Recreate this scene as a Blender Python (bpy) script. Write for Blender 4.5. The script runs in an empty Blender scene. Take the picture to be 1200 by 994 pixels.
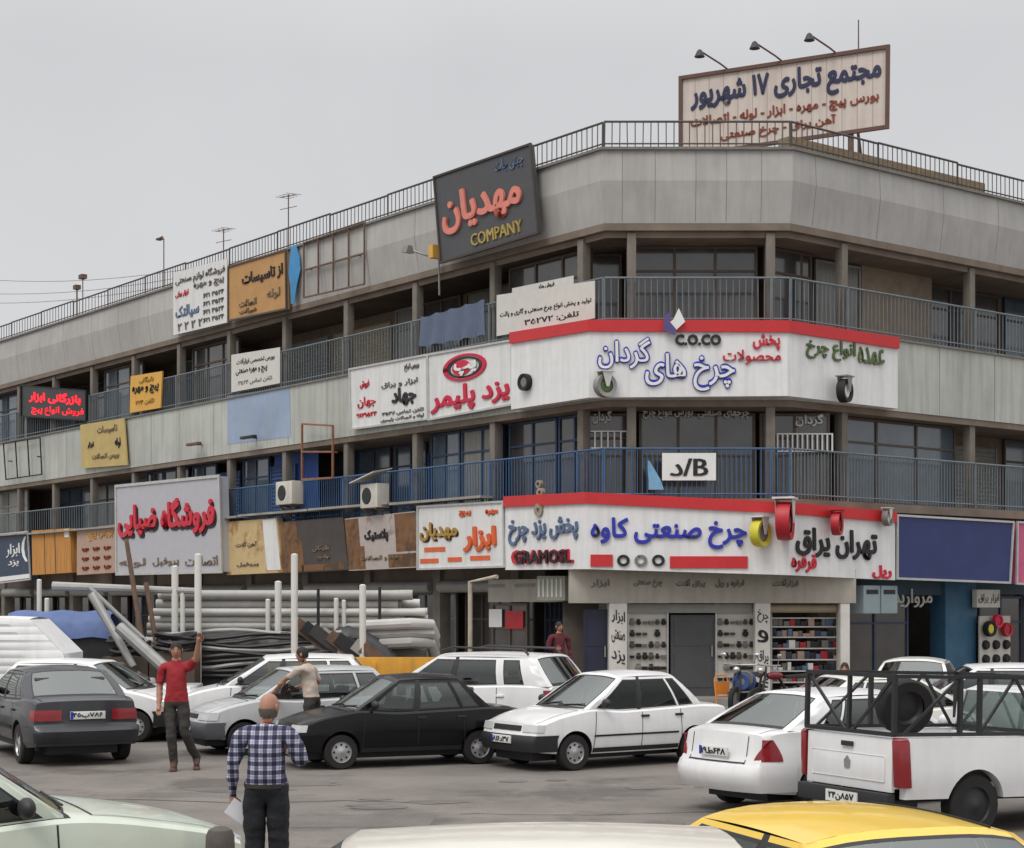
import bpy, bmesh, math, random, unicodedata
import numpy as np
from mathutils import Matrix, Vector
random.seed(7)
SC = bpy.context.scene
COL = SC.collection
# ------------------------------------------------------------------ camera
EYE, HORIZON, FOC = 2.4, 708.0, 2000.0        # eye height (m), horizon row and focal length in photo pixels (1200 x 994)
cam = bpy.data.cameras.new('camera'); camo = bpy.data.objects.new('camera', cam); COL.objects.link(camo)
camo.location = (0, 0, EYE); camo.rotation_euler = (math.radians(90), 0, 0)
cam.sensor_width = 36; cam.lens = FOC / 1200 * 36; cam.shift_y = (HORIZON - 497) / 1200
cam.clip_start = .1; cam.clip_end = 4000
SC.camera = camo
# ------------------------------------------------------------------ overcast sky
SUN_EL, SUN_AZ = math.radians(55), math.radians(215)
w = bpy.data.worlds.new('World'); SC.world = w; w.use_nodes = True
nt = w.node_tree; nt.nodes.clear()
def N(tree, t, **k):
    n = tree.nodes.new(t)
    for a, b in k.items(): setattr(n, a, b)
    return n
sky = N(nt, 'ShaderNodeTexSky', sky_type='NISHITA', sun_disc=False, sun_elevation=SUN_EL, sun_rotation=SUN_AZ)
bg1 = N(nt, 'ShaderNodeBackground'); bg1.inputs[1].default_value = .1
nt.links.new(sky.outputs[0], bg1.inputs[0])
tc = N(nt, 'ShaderNodeTexCoord'); sep = N(nt, 'ShaderNodeSeparateXYZ'); nt.links.new(tc.outputs['Generated'], sep.inputs[0])
ramp = N(nt, 'ShaderNodeValToRGB'); nt.links.new(sep.outputs[2], ramp.inputs[0])
cr = ramp.color_ramp
cr.elements[0].position = 0; cr.elements[0].color = (.665, .665, .672, 1)
cr.elements[1].position = 1; cr.elements[1].color = (1.62, 1.62, 1.62, 1)
e = cr.elements.new(.3); e.color = (.605, .605, .615, 1)
e = cr.elements.new(.5); e.color = (.87, .87, .88, 1)
noi = N(nt, 'ShaderNodeTexNoise'); noi.inputs['Scale'].default_value = 5; noi.inputs['Detail'].default_value = 4
nt.links.new(tc.outputs['Generated'], noi.inputs['Vector'])
mr = N(nt, 'ShaderNodeMapRange'); mr.inputs[3].default_value = .92; mr.inputs[4].default_value = 1.09
nt.links.new(noi.outputs[0], mr.inputs[0])
mul = N(nt, 'ShaderNodeVectorMath', operation='SCALE'); nt.links.new(ramp.outputs[0], mul.inputs[0]); nt.links.new(mr.outputs[0], mul.inputs['Scale'])
bg2 = N(nt, 'ShaderNodeBackground'); nt.links.new(mul.outputs[0], bg2.inputs[0]); bg2.inputs[1].default_value = 1.0
mx = N(nt, 'ShaderNodeMixShader'); mx.inputs[0].default_value = .95
nt.links.new(bg1.outputs[0], mx.inputs[1]); nt.links.new(bg2.outputs[0], mx.inputs[2])
out = N(nt, 'ShaderNodeOutputWorld'); nt.links.new(mx.outputs[0], out.inputs[0])
sl = bpy.data.lights.new('sun', 'SUN'); sl.energy = 1.3; sl.angle = math.radians(25); sl.color = (1, .96, .9)
so = bpy.data.objects.new('sun', sl); COL.objects.link(so)
sd = Vector((math.cos(SUN_EL) * math.sin(SUN_AZ), math.cos(SUN_EL) * math.cos(SUN_AZ), math.sin(SUN_EL)))
so.rotation_euler = sd.to_track_quat('Z', 'Y').to_euler()
vs = SC.view_settings; vs.view_transform = 'Standard'; vs.look = 'None'; vs.exposure = .1; vs.gamma = 1
SC.cycles.max_bounces = 6; SC.cycles.transparent_max_bounces = 12; SC.cycles.use_denoising = True

# ------------------------------------------------------------------ materials
def srgb(r, g, b):
    f = lambda c: c / 12.92 if c <= .04045 else ((c + .055) / 1.055) ** 2.4
    return (f(r / 255), f(g / 255), f(b / 255))
MATS = {}
def mat(name, col, rough=.6, metal=0, var=.12, scale=3.0, streak=0, coat=0, emit=0, bump=0, dirt=None, dirt_amt=0, spec=.5, stretch=(1, 1, 1), fine=0):
    if name in MATS: return MATS[name]
    m = bpy.data.materials.new(name); m.use_nodes = True; t = m.node_tree
    b = t.nodes['Principled BSDF']
    b.inputs['Roughness'].default_value = rough; b.inputs['Metallic'].default_value = metal
    b.inputs['Specular IOR Level'].default_value = spec
    if coat: b.inputs['Coat Weight'].default_value = coat; b.inputs['Coat Roughness'].default_value = .06
    co = N(t, 'ShaderNodeTexCoord'); c4 = tuple(col) + (1,)
    mp = N(t, 'ShaderNodeMapping'); mp.inputs['Scale'].default_value = stretch; t.links.new(co.outputs['Object'], mp.inputs[0])
    n1 = N(t, 'ShaderNodeTexNoise'); n1.inputs['Scale'].default_value = scale; n1.inputs['Detail'].default_value = 6; n1.inputs['Roughness'].default_value = .65
    t.links.new(mp.outputs[0], n1.inputs['Vector'])
    r1 = N(t, 'ShaderNodeMapRange'); r1.inputs[1].default_value = .3; r1.inputs[2].default_value = .7
    r1.inputs[3].default_value = 1 - var; r1.inputs[4].default_value = 1 + var; t.links.new(n1.outputs[0], r1.inputs[0])
    v = N(t, 'ShaderNodeVectorMath', operation='SCALE'); v.inputs[0].default_value = col; t.links.new(r1.outputs[0], v.inputs['Scale'])
    last = v.outputs[0]
    if fine:
        nf = N(t, 'ShaderNodeTexNoise'); nf.inputs['Scale'].default_value = 34; nf.inputs['Detail'].default_value = 3; nf.inputs['Roughness'].default_value = .8; t.links.new(co.outputs['Object'], nf.inputs['Vector'])
        rf = N(t, 'ShaderNodeMapRange'); rf.inputs[1].default_value = .3; rf.inputs[2].default_value = .7; rf.inputs[3].default_value = 1 - fine; rf.inputs[4].default_value = 1 + fine; t.links.new(nf.outputs[0], rf.inputs[0])
        vf = N(t, 'ShaderNodeVectorMath', operation='SCALE'); t.links.new(last, vf.inputs[0]); t.links.new(rf.outputs[0], vf.inputs['Scale']); last = vf.outputs[0]
    if streak:
        mp2 = N(t, 'ShaderNodeMapping'); mp2.inputs['Scale'].default_value = (5, 5, .35); t.links.new(co.outputs['Object'], mp2.inputs[0])
        n2 = N(t, 'ShaderNodeTexNoise'); n2.inputs['Scale'].default_value = 1.3; n2.inputs['Detail'].default_value = 7; t.links.new(mp2.outputs[0], n2.inputs['Vector'])
        r2 = N(t, 'ShaderNodeMapRange'); r2.inputs[1].default_value = .42; r2.inputs[2].default_value = .75; r2.inputs[3].default_value = 0; r2.inputs[4].default_value = streak
        t.links.new(n2.outputs[0], r2.inputs[0])
        mxx = N(t, 'ShaderNodeMix', data_type='RGBA'); t.links.new(r2.outputs[0], mxx.inputs['Factor']); t.links.new(last, mxx.inputs[6])
        mxx.inputs[7].default_value = tuple(dirt or (.11, .095, .075)) + (1,); last = mxx.outputs[2]
    if dirt_amt:
        n3 = N(t, 'ShaderNodeTexNoise'); n3.inputs['Scale'].default_value = scale * .45; n3.inputs['Detail'].default_value = 8; n3.inputs['Roughness'].default_value = .7
        t.links.new(mp.outputs[0], n3.inputs['Vector'])
        r3 = N(t, 'ShaderNodeMapRange'); r3.inputs[1].default_value = .62 - dirt_amt * .3; r3.inputs[2].default_value = .68 - dirt_amt * .2; t.links.new(n3.outputs[0], r3.inputs[0])
        mx3 = N(t, 'ShaderNodeMix', data_type='RGBA'); t.links.new(r3.outputs[0], mx3.inputs['Factor']); t.links.new(last, mx3.inputs[6])
        mx3.inputs[7].default_value = tuple(dirt or (.11, .095, .075)) + (1,); last = mx3.outputs[2]
    t.links.new(last, b.inputs['Base Color'])
    if emit: b.inputs['Emission Color'].default_value = c4; b.inputs['Emission Strength'].default_value = emit
    if bump:
        bp = N(t, 'ShaderNodeBump'); bp.inputs['Strength'].default_value = bump; bp.inputs['Distance'].default_value = .02
        t.links.new(n1.outputs[0], bp.inputs['Height']); t.links.new(bp.outputs[0], b.inputs['Normal'])
    MATS[name] = m
    return m
def glass_mat(name, tint, ior=1.55, rough=.02):
    m = bpy.data.materials.new(name); m.use_nodes = True; t = m.node_tree; t.nodes.clear()
    tr = N(t, 'ShaderNodeBsdfTransparent'); tr.inputs[0].default_value = tuple(tint) + (1,)
    gl = N(t, 'ShaderNodeBsdfGlossy'); gl.inputs['Roughness'].default_value = rough; gl.inputs['Color'].default_value = (.95, 1, .98, 1)
    fr = N(t, 'ShaderNodeFresnel'); fr.inputs[0].default_value = ior
    ms = N(t, 'ShaderNodeMixShader'); o = N(t, 'ShaderNodeOutputMaterial')
    t.links.new(fr.outputs[0], ms.inputs[0]); t.links.new(tr.outputs[0], ms.inputs[1]); t.links.new(gl.outputs[0], ms.inputs[2]); t.links.new(ms.outputs[0], o.inputs[0])
    MATS[name] = m
    return m
GLASS = glass_mat('car_side_glass', (.36, .40, .39), 1.95)
GLASS_WS = glass_mat('car_windscreen_glass', (.5, .56, .54), 2.7)
GLASS_DARK = glass_mat('tinted_glass', (.10, .11, .115), 1.5)
SHOPGLASS = glass_mat('shop_glass', (.55, .6, .62), 1.5)

# ------------------------------------------------------------------ mesh builder
class MB:
    def __init__(s): s.v = []; s.f = []; s.m = []; s.xf = Matrix.Identity(4)
    def add(s, pts, faces, m=0):
        k = len(s.v); s.v += [tuple(s.xf @ Vector(p)) for p in pts]
        for f in faces: s.f.append(tuple(k + i for i in f)); s.m.append(m)
    def poly(s, pts, m=0): s.add(pts, [tuple(range(len(pts)))], m)
    def hexa(s, a, b, m=0):      # two matching quads -> closed block
        s.add(list(a) + list(b), [(0, 1, 2, 3), (7, 6, 5, 4), (0, 4, 5, 1), (1, 5, 6, 2), (2, 6, 7, 3), (3, 7, 4, 0)], m)
    def box(s, x0, x1, y0, y1, z0, z1, m=0):
        s.hexa([(x0, y0, z0), (x1, y0, z0), (x1, y1, z0), (x0, y1, z0)], [(x0, y0, z1), (x1, y0, z1), (x1, y1, z1), (x0, y1, z1)], m)
    def prism(s, a, b, m=0):     # two matching polygons
        n = len(a); s.add(list(a) + list(b), [tuple(range(n))[::-1], tuple(range(n, 2 * n))] + [(i, (i + 1) % n, n + (i + 1) % n, n + i) for i in range(n)], m)
    def tube(s, pts, r, n=8, m=0, cap=True):
        pts = [Vector(p) for p in pts]; rs = r if isinstance(r, (list, tuple)) else [r] * len(pts)
        P = []; up = None
        for i, p in enumerate(pts):
            d = (pts[min(i + 1, len(pts) - 1)] - pts[max(i - 1, 0)]).normalized()
            if up is None: up = Vector((0, 0, 1)) if abs(d.z) < .9 else Vector((1, 0, 0))
            a = d.cross(up).normalized(); b = a.cross(d).normalized(); up = b
            P += [p + (a * math.cos(2 * math.pi * j / n) + b * math.sin(2 * math.pi * j / n)) * rs[i] for j in range(n)]
        F = []
        for i in range(len(pts) - 1):
            for j in range(n): F.append((i * n + j, i * n + (j + 1) % n, (i + 1) * n + (j + 1) % n, (i + 1) * n + j))
        if cap: F.append(tuple(range(n))[::-1]); F.append(tuple(range((len(pts) - 1) * n, len(pts) * n)))
        s.add(P, F, m)
    def bar(s, p, q, wx, wy, m=0):  # rectangular bar from p to q
        p = Vector(p); q = Vector(q); d = (q - p).normalized(); u = Vector((0, 0, 1)) if abs(d.z) < .9 else Vector((0, 1, 0))
        a = d.cross(u).normalized() * wx / 2; b = a.cross(d).normalized() * wy / 2
        s.hexa([p - a - b, p + a - b, p + a + b, p - a + b], [q - a - b, q + a - b, q + a + b, q - a + b], m)
    def lathe(s, prof, n=24, m=0, axis='y', c=(0, 0, 0)):  # prof: (radius, along)
        P = []
        for r, h in prof:
            for j in range(n):
                a = 2 * math.pi * j / n; x, z = r * math.cos(a), r * math.sin(a)
                p = (x, h, z) if axis == 'y' else ((x, z, h) if axis == 'z' else (h, x, z))
                P.append((p[0] + c[0], p[1] + c[1], p[2] + c[2]))
        F = [(i * n + j, i * n + (j + 1) % n, (i + 1) * n + (j + 1) % n, (i + 1) * n + j) for i in range(len(prof) - 1) for j in range(n)]
        s.add(P, F, m)
    def ball(s, c, r, m=0, n=12, k=8):
        rr = r if isinstance(r, (list, tuple)) else (r, r, r); P = []; F = []
        for i in range(k + 1):
            t = math.pi * i / k
            for j in range(n):
                a = 2 * math.pi * j / n; P.append((c[0] + rr[0] * math.sin(t) * math.cos(a), c[1] + rr[1] * math.sin(t) * math.sin(a), c[2] + rr[2] * math.cos(t)))
        for i in range(k):
            for j in range(n): F.append((i * n + j, i * n + (j + 1) % n, (i + 1) * n + (j + 1) % n, (i + 1) * n + j))
        s.add(P, F, m)
    def grid(s, rows, m=0):
        k = len(rows[0]); s.add([p for r in rows for p in r], [(i * k + j, i * k + j + 1, (i + 1) * k + j + 1, (i + 1) * k + j) for i in range(len(rows) - 1) for j in range(k - 1)], m)
    def build(s, name, mats, parent=None, inv=None, smooth=35, merge=0, bevel=0):
        mats = mats if isinstance(mats, (list, tuple)) else [mats]
        bm = bmesh.new(); vv = [bm.verts.new(inv @ Vector(p) if inv else p) for p in s.v]
        for f, mi in zip(s.f, s.m):
            if len(set(f)) < 3: continue
            try: fa = bm.faces.new([vv[i] for i in f])
            except ValueError: continue
            fa.material_index = mi; fa.smooth = True
        bmesh.ops.remove_doubles(bm, verts=bm.verts, dist=max(merge, 1e-6))
        bmesh.ops.recalc_face_normals(bm, faces=bm.faces)
        if bevel: bmesh.ops.bevel(bm, geom=[e_ for e_ in bm.edges if len(e_.link_faces) == 2 and e_.calc_face_angle(0) > .8], offset=bevel, segments=2, affect='EDGES', profile=.6)
        me = bpy.data.meshes.new(name); bm.to_mesh(me); bm.free()
        for f_ in me.polygons: f_.use_smooth = True
        me.set_sharp_from_angle(angle=math.radians(smooth))
        for q in mats: me.materials.append(q)
        o = bpy.data.objects.new(name, me); COL.objects.link(o)
        if parent: o.parent = parent
        return o
def tag(o, label=None, cat=None, group=None, kind=None):
    for k, v_ in (('label', label), ('category', cat), ('group', group), ('kind', kind)):
        if v_: o[k] = v_
    return o
def thing(name, label, cat, M=None, group=None):
    o = bpy.data.objects.new(name, None); COL.objects.link(o); o.empty_display_size = .2
    if M is not None: o.matrix_basis = M
    return tag(o, label, cat, group)
def inv(o): return o.matrix_basis.inverted()
def copy_tree(o, parent=None):
    c = o.copy(); COL.objects.link(c)
    if parent: c.parent = parent
    for ch in list(o.children): copy_tree(ch, c)
    return c
def T(x, y, z, rz=0): return Matrix.Translation((x, y, z)) @ Matrix.Rotation(rz, 4, 'Z')

# ------------------------------------------------------------------ lettering (Persian shaping done by hand)
FORMS = {}
for cp in list(range(0xFB50, 0xFDFD)) + list(range(0xFE70, 0xFEFD)):
    d = unicodedata.decomposition(chr(cp)).split()
    if len(d) == 2 and d[0] in ('<initial>', '<medial>', '<final>', '<isolated>'):
        FORMS.setdefault(chr(int(d[1], 16)), {})[d[0][1:-1]] = chr(cp)
def shape(txt):
    txt = txt.replace('لا', '\uE000'); res = []
    dual = lambda c: c in FORMS and 'initial' in FORMS[c]
    joins = lambda c: c in FORMS or c == '\uE000'
    for i, c in enumerate(txt):
        pv = i > 0 and dual(txt[i - 1]); nx = i + 1 < len(txt) and joins(txt[i + 1]) and dual(c)
        if c == '\uE000': res.append('\ufefc' if pv else '\ufefb')
        elif c in FORMS:
            F = FORMS[c]; k = 'medial' if pv and nx else 'final' if pv else 'initial' if nx else 'isolated'
            res.append(F.get(k) or F.get('final' if pv else 'isolated') or c)
        elif c != '\u200c': res.append(c)
    if not any(ord(c) > 0x5ff for c in txt): return ''.join(res)
    o = ''.join(res[::-1]); r = ''; run = ''
    for c in o:
        if c.isdigit(): run += c
        else: r += run[::-1] + c; run = ''
    return r + run[::-1]
TXT = {}
def text_geo(s, bold=.0, depth=.0):
    key = (s, bold)
    if key in TXT: return TXT[key]
    c = bpy.data.curves.new('lettering', 'FONT'); c.body = shape(s); c.resolution_u = 2
    c.extrude = .5; c.fill_mode = 'BOTH'
    o = bpy.data.objects.new('lettering', c); COL.objects.link(o); bpy.context.view_layer.update()
    me = bpy.data.meshes.new_from_object(o.evaluated_get(bpy.context.evaluated_depsgraph_get()))
    V = [tuple(p.co) for p in me.vertices]; F = [tuple(p.vertices) for p in me.polygons]
    par = list(range(len(V)))
    def find(a):
        while par[a] != a: par[a] = par[par[a]]; a = par[a]
        return a
    for f in F:
        for i in f[1:]: par[find(i)] = find(f[0])
    ids = {}
    isl = [ids.setdefault(find(i), len(ids)) for i in range(len(V))]
    bpy.data.objects.remove(o); bpy.data.curves.remove(c); bpy.data.meshes.remove(me)
    if bold > .012:      # heavier strokes: the same letters struck again a hair apart
        V0, F0, I0 = V, F, isl; V, F, isl = [], [], []
        st = [(0, 0)] + ([(.7, .7), (-.7, .7), (.7, -.7), (-.7, -.7), (1, 0), (-1, 0), (0, 1), (0, -1)] if bold > .028 else [(1, 0), (-1, 0)])
        for n_, (dx, dy) in enumerate(st):
            k = len(V); V += [(x + dx * bold, y + dy * bold, z) for x, y, z in V0]; F += [tuple(i + k for i in f) for f in F0]; isl += [i + n_ * .37 for i in I0]
    xs = [p[0] for p in V]; ys = [p[1] for p in V]
    x0, x1, y0, y1 = min(xs), max(xs), min(ys), max(ys)
    TXT[key] = ([((p[0] - x0) / (x1 - x0), (p[1] - y0) / (y1 - y0), (.5 + p[2]), i) for p, i in zip(V, isl)], F)
    return TXT[key]
def lettering(name, s, q, matl, parent, iv, depth=.03, bold=.015, y=0, frm=None):
    """q: four (x,z) corners TL,TR,BR,BL in the frame's plane; y = plane depth of the letters' back"""
    V, F = text_geo(s, bold); mb = MB(); mb.xf = frm
    tl, tr, br, bl = q; P = []
    for a, b, d, i in V:
        tx = tl[0] * (1 - a) + tr[0] * a; tz = tl[1] * (1 - a) + tr[1] * a
        bx = bl[0] * (1 - a) + br[0] * a; bz = bl[1] * (1 - a) + br[1] * a
        P.append((bx + (tx - bx) * b, y - d * depth - (i % 3.33) * .0022, bz + (tz - bz) * b))
    mb.add(P, F)
    return mb.build(name, matl, parent, iv, smooth=20)
# ------------------------------------------------------------------ photo pixel -> place
def ray(u, v): return Vector(((u - 600) / FOC, 1, (HORIZON - v) / FOC))
def at(u, v, Y): r = ray(u, v); return Vector((r.x * Y, Y, EYE + r.z * Y))
def ground(u, v, z=0): r = ray(u, v); k = (z - EYE) / r.z; return Vector((r.x * k, k, z))
class Frame:
    def __init__(s, o, ex):
        s.o = Vector((o[0], o[1], 0)); s.x = Vector((ex[0], ex[1], 0)).normalized(); s.y = Vector((0, 0, 1)).cross(s.x)
        s.M = Matrix(((s.x.x, s.y.x, 0, o[0]), (s.x.y, s.y.y, 0, o[1]), (0, 0, 1, 0), (0, 0, 0, 1)))
    def px(s, u, v, off=0):
        r = ray(u, v); e_ = Vector((0, 0, EYE)); k = (-off - (e_ - s.o).dot(s.y)) / r.dot(s.y); p = e_ + r * k
        return ((p - s.o).dot(s.x), p.z)
    def S(s, u, off=0): return s.px(u, 600, off)[0]
    def at(s, x, y, z): return s.M @ Matrix.Translation((x, y, z))
PA, PB = (2.05, 38.0), (6.19, 38.0)
FL = Frame(PA, (.615, -.789)); FC = Frame(PA, (1, 0)); FR = Frame(PB, (.79, .614))
LEN_L, LEN_R = 62.0, 30.0
def path(off):
    """plan line far-left -> A -> B -> far-right, pushed outward by off (mitred)"""
    def ln(f, s): return f.o + f.x * s - f.y * off
    def isect(f, g):
        p, q = f.o - f.y * off, g.o - g.y * off; d = f.x.x * g.x.y - f.x.y * g.x.x
        t = ((q - p).x * g.x.y - (q - p).y * g.x.x) / d; return p + f.x * t
    return [ln(FL, -LEN_L), isect(FL, FC), isect(FC, FR), ln(FR, LEN_R)]
def band(mb, o_out, o_in, z0, z1, o_out_top=None, m=0):
    a = path(o_out); b = path(o_in); at_ = path(o_out if o_out_top is None else o_out_top)
    for i in range(3):
        mb.hexa([(a[i].x, a[i].y, z0), (a[i + 1].x, a[i + 1].y, z0), (b[i + 1].x, b[i + 1].y, z0), (b[i].x, b[i].y, z0)],
                [(at_[i].x, at_[i].y, z1), (at_[i + 1].x, at_[i + 1].y, z1), (b[i + 1].x, b[i + 1].y, z1), (b[i].x, b[i].y, z1)], m)

# ------------------------------------------------------------------ base materials
concrete = mat('weathered_fascia_panel', srgb(172, 170, 167), .55, var=.15, scale=.5, streak=.26, dirt=srgb(124, 120, 114))
fascia_mid = mat('grey_green_fascia_panel', srgb(178, 181, 174), .45, var=.16, scale=.5, streak=.42, dirt=srgb(128, 124, 114))
seam_m = mat('panel_seam', srgb(134, 130, 124), .8)
soffit_m = mat('soffit_concrete', srgb(120, 108, 96), .9, var=.25, scale=1.2)
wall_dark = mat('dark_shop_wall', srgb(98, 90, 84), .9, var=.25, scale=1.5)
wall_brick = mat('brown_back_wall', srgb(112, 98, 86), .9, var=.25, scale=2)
pillar_m = mat('concrete_pillar', srgb(120, 113, 105), .85, var=.15, scale=3, streak=.4)
rail_grey = mat('grey_blue_rail_paint', srgb(106, 116, 122), .5, var=.15)
rail_blue = mat('blue_rail_paint', srgb(62, 94, 132), .5, var=.15)
rail_dark = mat('dark_roof_rail', srgb(78, 76, 76), .6)
frame_blue = mat('blue_window_frame', srgb(46, 64, 90), .5)
frame_brown = mat('brown_window_frame', srgb(86, 74, 64), .6)
frame_grey = mat('grey_window_frame', srgb(128, 130, 128), .5)
pane_m = mat('dark_window_pane', srgb(72, 70, 69), .1, var=.35, scale=1.2, spec=1.0)
pane_b = mat('blueish_window_pane', srgb(86, 98, 108), .12, var=.3, scale=1.0, spec=1.0)
pane_c = mat('curtained_window_pane', srgb(118, 118, 110), .25, var=.25, scale=4, stretch=(6, 6, .3), spec=.5)
shut_grey = mat('grey_metal_shutter', srgb(140, 140, 136), .5, var=.12)
shut_blue = mat('blue_metal_shutter', srgb(58, 82, 122), .5, var=.15)
shut_beige = mat('beige_metal_shutter', srgb(160, 148, 126), .6, var=.12)
black_m = mat('black_rubber', srgb(28, 28, 29), .7)
white_m = mat('white_paint', srgb(228, 228, 226), .5, var=.04)
red_m = mat('red_sign_paint', srgb(196, 44, 48), .5, var=.06)
blue_m = mat('blue_letter', srgb(44, 52, 168), .4, var=.05)
dark_m = mat('dark_letter', srgb(34, 32, 34), .5)
steel_m = mat('galvanised_steel', srgb(150, 150, 148), .45, metal=.5, var=.15)
rust_m = mat('rusty_steel', srgb(106, 84, 70), .8, var=.3, scale=6)
kerb_m = mat('kerb_concrete', srgb(140, 136, 130), .9, var=.2, scale=3)

# ------------------------------------------------------------------ ground
asphalt = mat('dusty_asphalt', srgb(116, 110, 105), .95, var=.2, scale=.8, bump=.25, dirt=srgb(92, 87, 83), dirt_amt=.36, fine=.2)
g = MB(); g.grid([[(x, y, 0) for x in (-1500, -60, -20, 0, 20, 60, 1500)] for y in (-200, 0, 10, 20, 34, 60, 3000)])
tag(g.build('road', asphalt), kind='structure')
pave_m = mat('pavement_slab', srgb(128, 122, 115), .95, var=.15, scale=2)
g = MB(); band(g, 4.6, -1, -.1, .13); tag(g.build('pavement', pave_m, bevel=.02), kind='structure')
g = MB()
cr_m = mat('tar_seam', srgb(72, 68, 66), .9)
for pts in ([(-1.6, 17.1), (-.4, 16.9), (.6, 17.2), (1.9, 17.0), (3.3, 17.3)], [(-.6, 19.5), (.9, 19.4), (2.4, 19.7), (4, 19.6)], [(-5, 21), (-3.4, 20.6), (-2, 20.8), (-.8, 20.5)], [(-.3, 14.2), (.8, 14.9), (2.2, 15.1), (3.4, 15.9)]):
    P = [Vector((x, y, .004)) for x, y in pts]; wv = .022
    Q = []
    for i in range(len(P) - 1):
        for k in range(8):
            q = P[i].lerp(P[i + 1], k / 8); Q.append(q + Vector((0, random.uniform(-.04, .04), 0)))
    g.grid([[q + Vector((0, -wv * random.uniform(.3, 1), 0)) for q in Q], [q + Vector((0, wv * random.uniform(.3, 1), 0)) for q in Q]])
tag(g.build('road_crack', cr_m), kind='structure')
g = MB(); rq = random.Random(8)
for cx, cy, rx, ry in ((-1.4, 20.6, .5, .3), (1.2, 18.2, .35, .5), (-3.4, 22.4, .8, .4), (2.2, 22.6, .45, .3), (.3, 22.9, .3, .25), (-.6, 16.2, .3, .35), (3.2, 16.4, .5, .4), (-5.2, 18.6, .6, .5)):
    for k in range(3):
        ox, oy, f_ = rq.uniform(-.5, .5), rq.uniform(-.4, .4), rq.uniform(.3, .9); P = [(cx + ox + rx * f_ * (1 + rq.uniform(-.3, .3)) * math.cos(a), cy + oy + ry * f_ * (1 + rq.uniform(-.3, .3)) * math.sin(a), .0035 + .0006 * k) for a in [2 * math.pi * q_ / 18 for q_ in range(18)]]; g.poly(P)
tag(g.build('oil_stain', mat('oil_stain', srgb(103, 97, 93), .7, var=.25, scale=2)), kind='structure')
g = MB()
for x0, x1, y0, y1 in ((-2.9, -.9, 18.3, 19.4), (2.4, 4.6, 20.6, 21.3)): g.poly([(x0, y0, .0022), (x1, y0 + .1, .0022), (x1 + .05, y1, .0022), (x0 - .05, y1 - .08, .0022)])
tag(g.build('road_patch', mat('asphalt_patch', srgb(106, 101, 97), .95, var=.2, scale=1.2, fine=.25)), kind='structure')

# ------------------------------------------------------------------ the commercial building
BLD = thing('commercial_building', 'long three storey grey commercial building with chamfered corner and open galleries', 'building', T(PA[0], PA[1], 0))
BI = inv(BLD)
Z1, Z2, Z2T, Z3, Z3T = 4.55, 6.95, 8.6, 10.88, 12.48
R1, R2, R3 = 5.86, 9.66, 13.13
m = MB(); band(m, .0, -.35, Z3, Z3 + .92, .13); band(m, .13, -.35, Z3 + .92, Z3T, .10); m.build('fascia', concrete, BLD, BI)
m = MB(); band(m, .0, -.35, Z2, Z2T); m.build('fascia', fascia_mid, BLD, BI)
m = MB()                                             # panel seams and caps on the fascias
for f, s0, s1, st in ((FL, -60, -.6, 2.2), (FC, .45, 4, .75), (FR, .8, 28, 2.2)):
    s_ = s0
    while s_ < s1:
        m.xf = f.M; ss = s_ + random.uniform(-.1, .1); m.hexa([(ss - .008, -.006, Z3 + .03), (ss + .008, -.006, Z3 + .03), (ss + .008, .02, Z3 + .03), (ss - .008, .02, Z3 + .03)], [(ss - .008, -.133, Z3 + .92), (ss + .008, -.133, Z3 + .92), (ss + .008, .02, Z3 + .92), (ss - .008, .02, Z3 + .92)]); m.hexa([(ss - .008, -.133, Z3 + .921), (ss + .008, -.133, Z3 + .921), (ss + .008, .02, Z3 + .921), (ss - .008, .02, Z3 + .921)], [(ss - .008, -.104, Z3T - .02), (ss + .008, -.104, Z3T - .02), (ss + .008, .02, Z3T - .02), (ss - .008, .02, Z3T - .02)])
        m.box(ss - .008, ss + .008, -.004, .03, Z2 + .02, Z2T - .02); s_ += st
m.build('fascia_seam', seam_m, BLD, BI)
cap_m = mat('fascia_cap', srgb(120, 116, 110), .7, var=.2)
m = MB(); m.xf = Matrix.Identity(4); band(m, .17, -.4, Z3T, Z3T + .06); band(m, .05, -.4, Z2T, Z2T + .05); m.build('coping', cap_m, BLD, BI)
m = MB(); band(m, -.0, -1.7, Z3 - .16, Z3 - .003); band(m, -.02, -1.7, Z2 - .15, Z2 - .003); band(m, -.12, -1.7, Z3 - .30, Z3 - .163, m=0); m.build('soffit', soffit_m, BLD, BI)
m = MB(); band(m, -.36, -1.7, Z2T - .35, Z2T - .1); band(m, .04, -3.4, Z1, Z1 + .2); band(m, -.4, -1.7, Z3T - .3, Z3T - .05); m.build('gallery_floor', soffit_m, BLD, BI)
p = path(-1.68); bk = [p[0] + Vector((8, 10, 0)), Vector((p[1].x + 2, 55, 0)), p[3] + Vector((-8, 10, 0))]
m = MB()
roofpoly = [p[0], p[1], p[2], p[3], p[3] + Vector((-9, 11, 0)), Vector((4.0, 62, 0)), p[0] + Vector((9, 11, 0))]
m.prism([(q.x, q.y, Z3T - .28) for q in roofpoly], [(q.x, q.y, Z3T - .02) for q in roofpoly]); m.build('roof', soffit_m, BLD, BI)
m = MB(); band(m, -1.7, -1.9, Z1 + .1, Z3T - .3)
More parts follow.
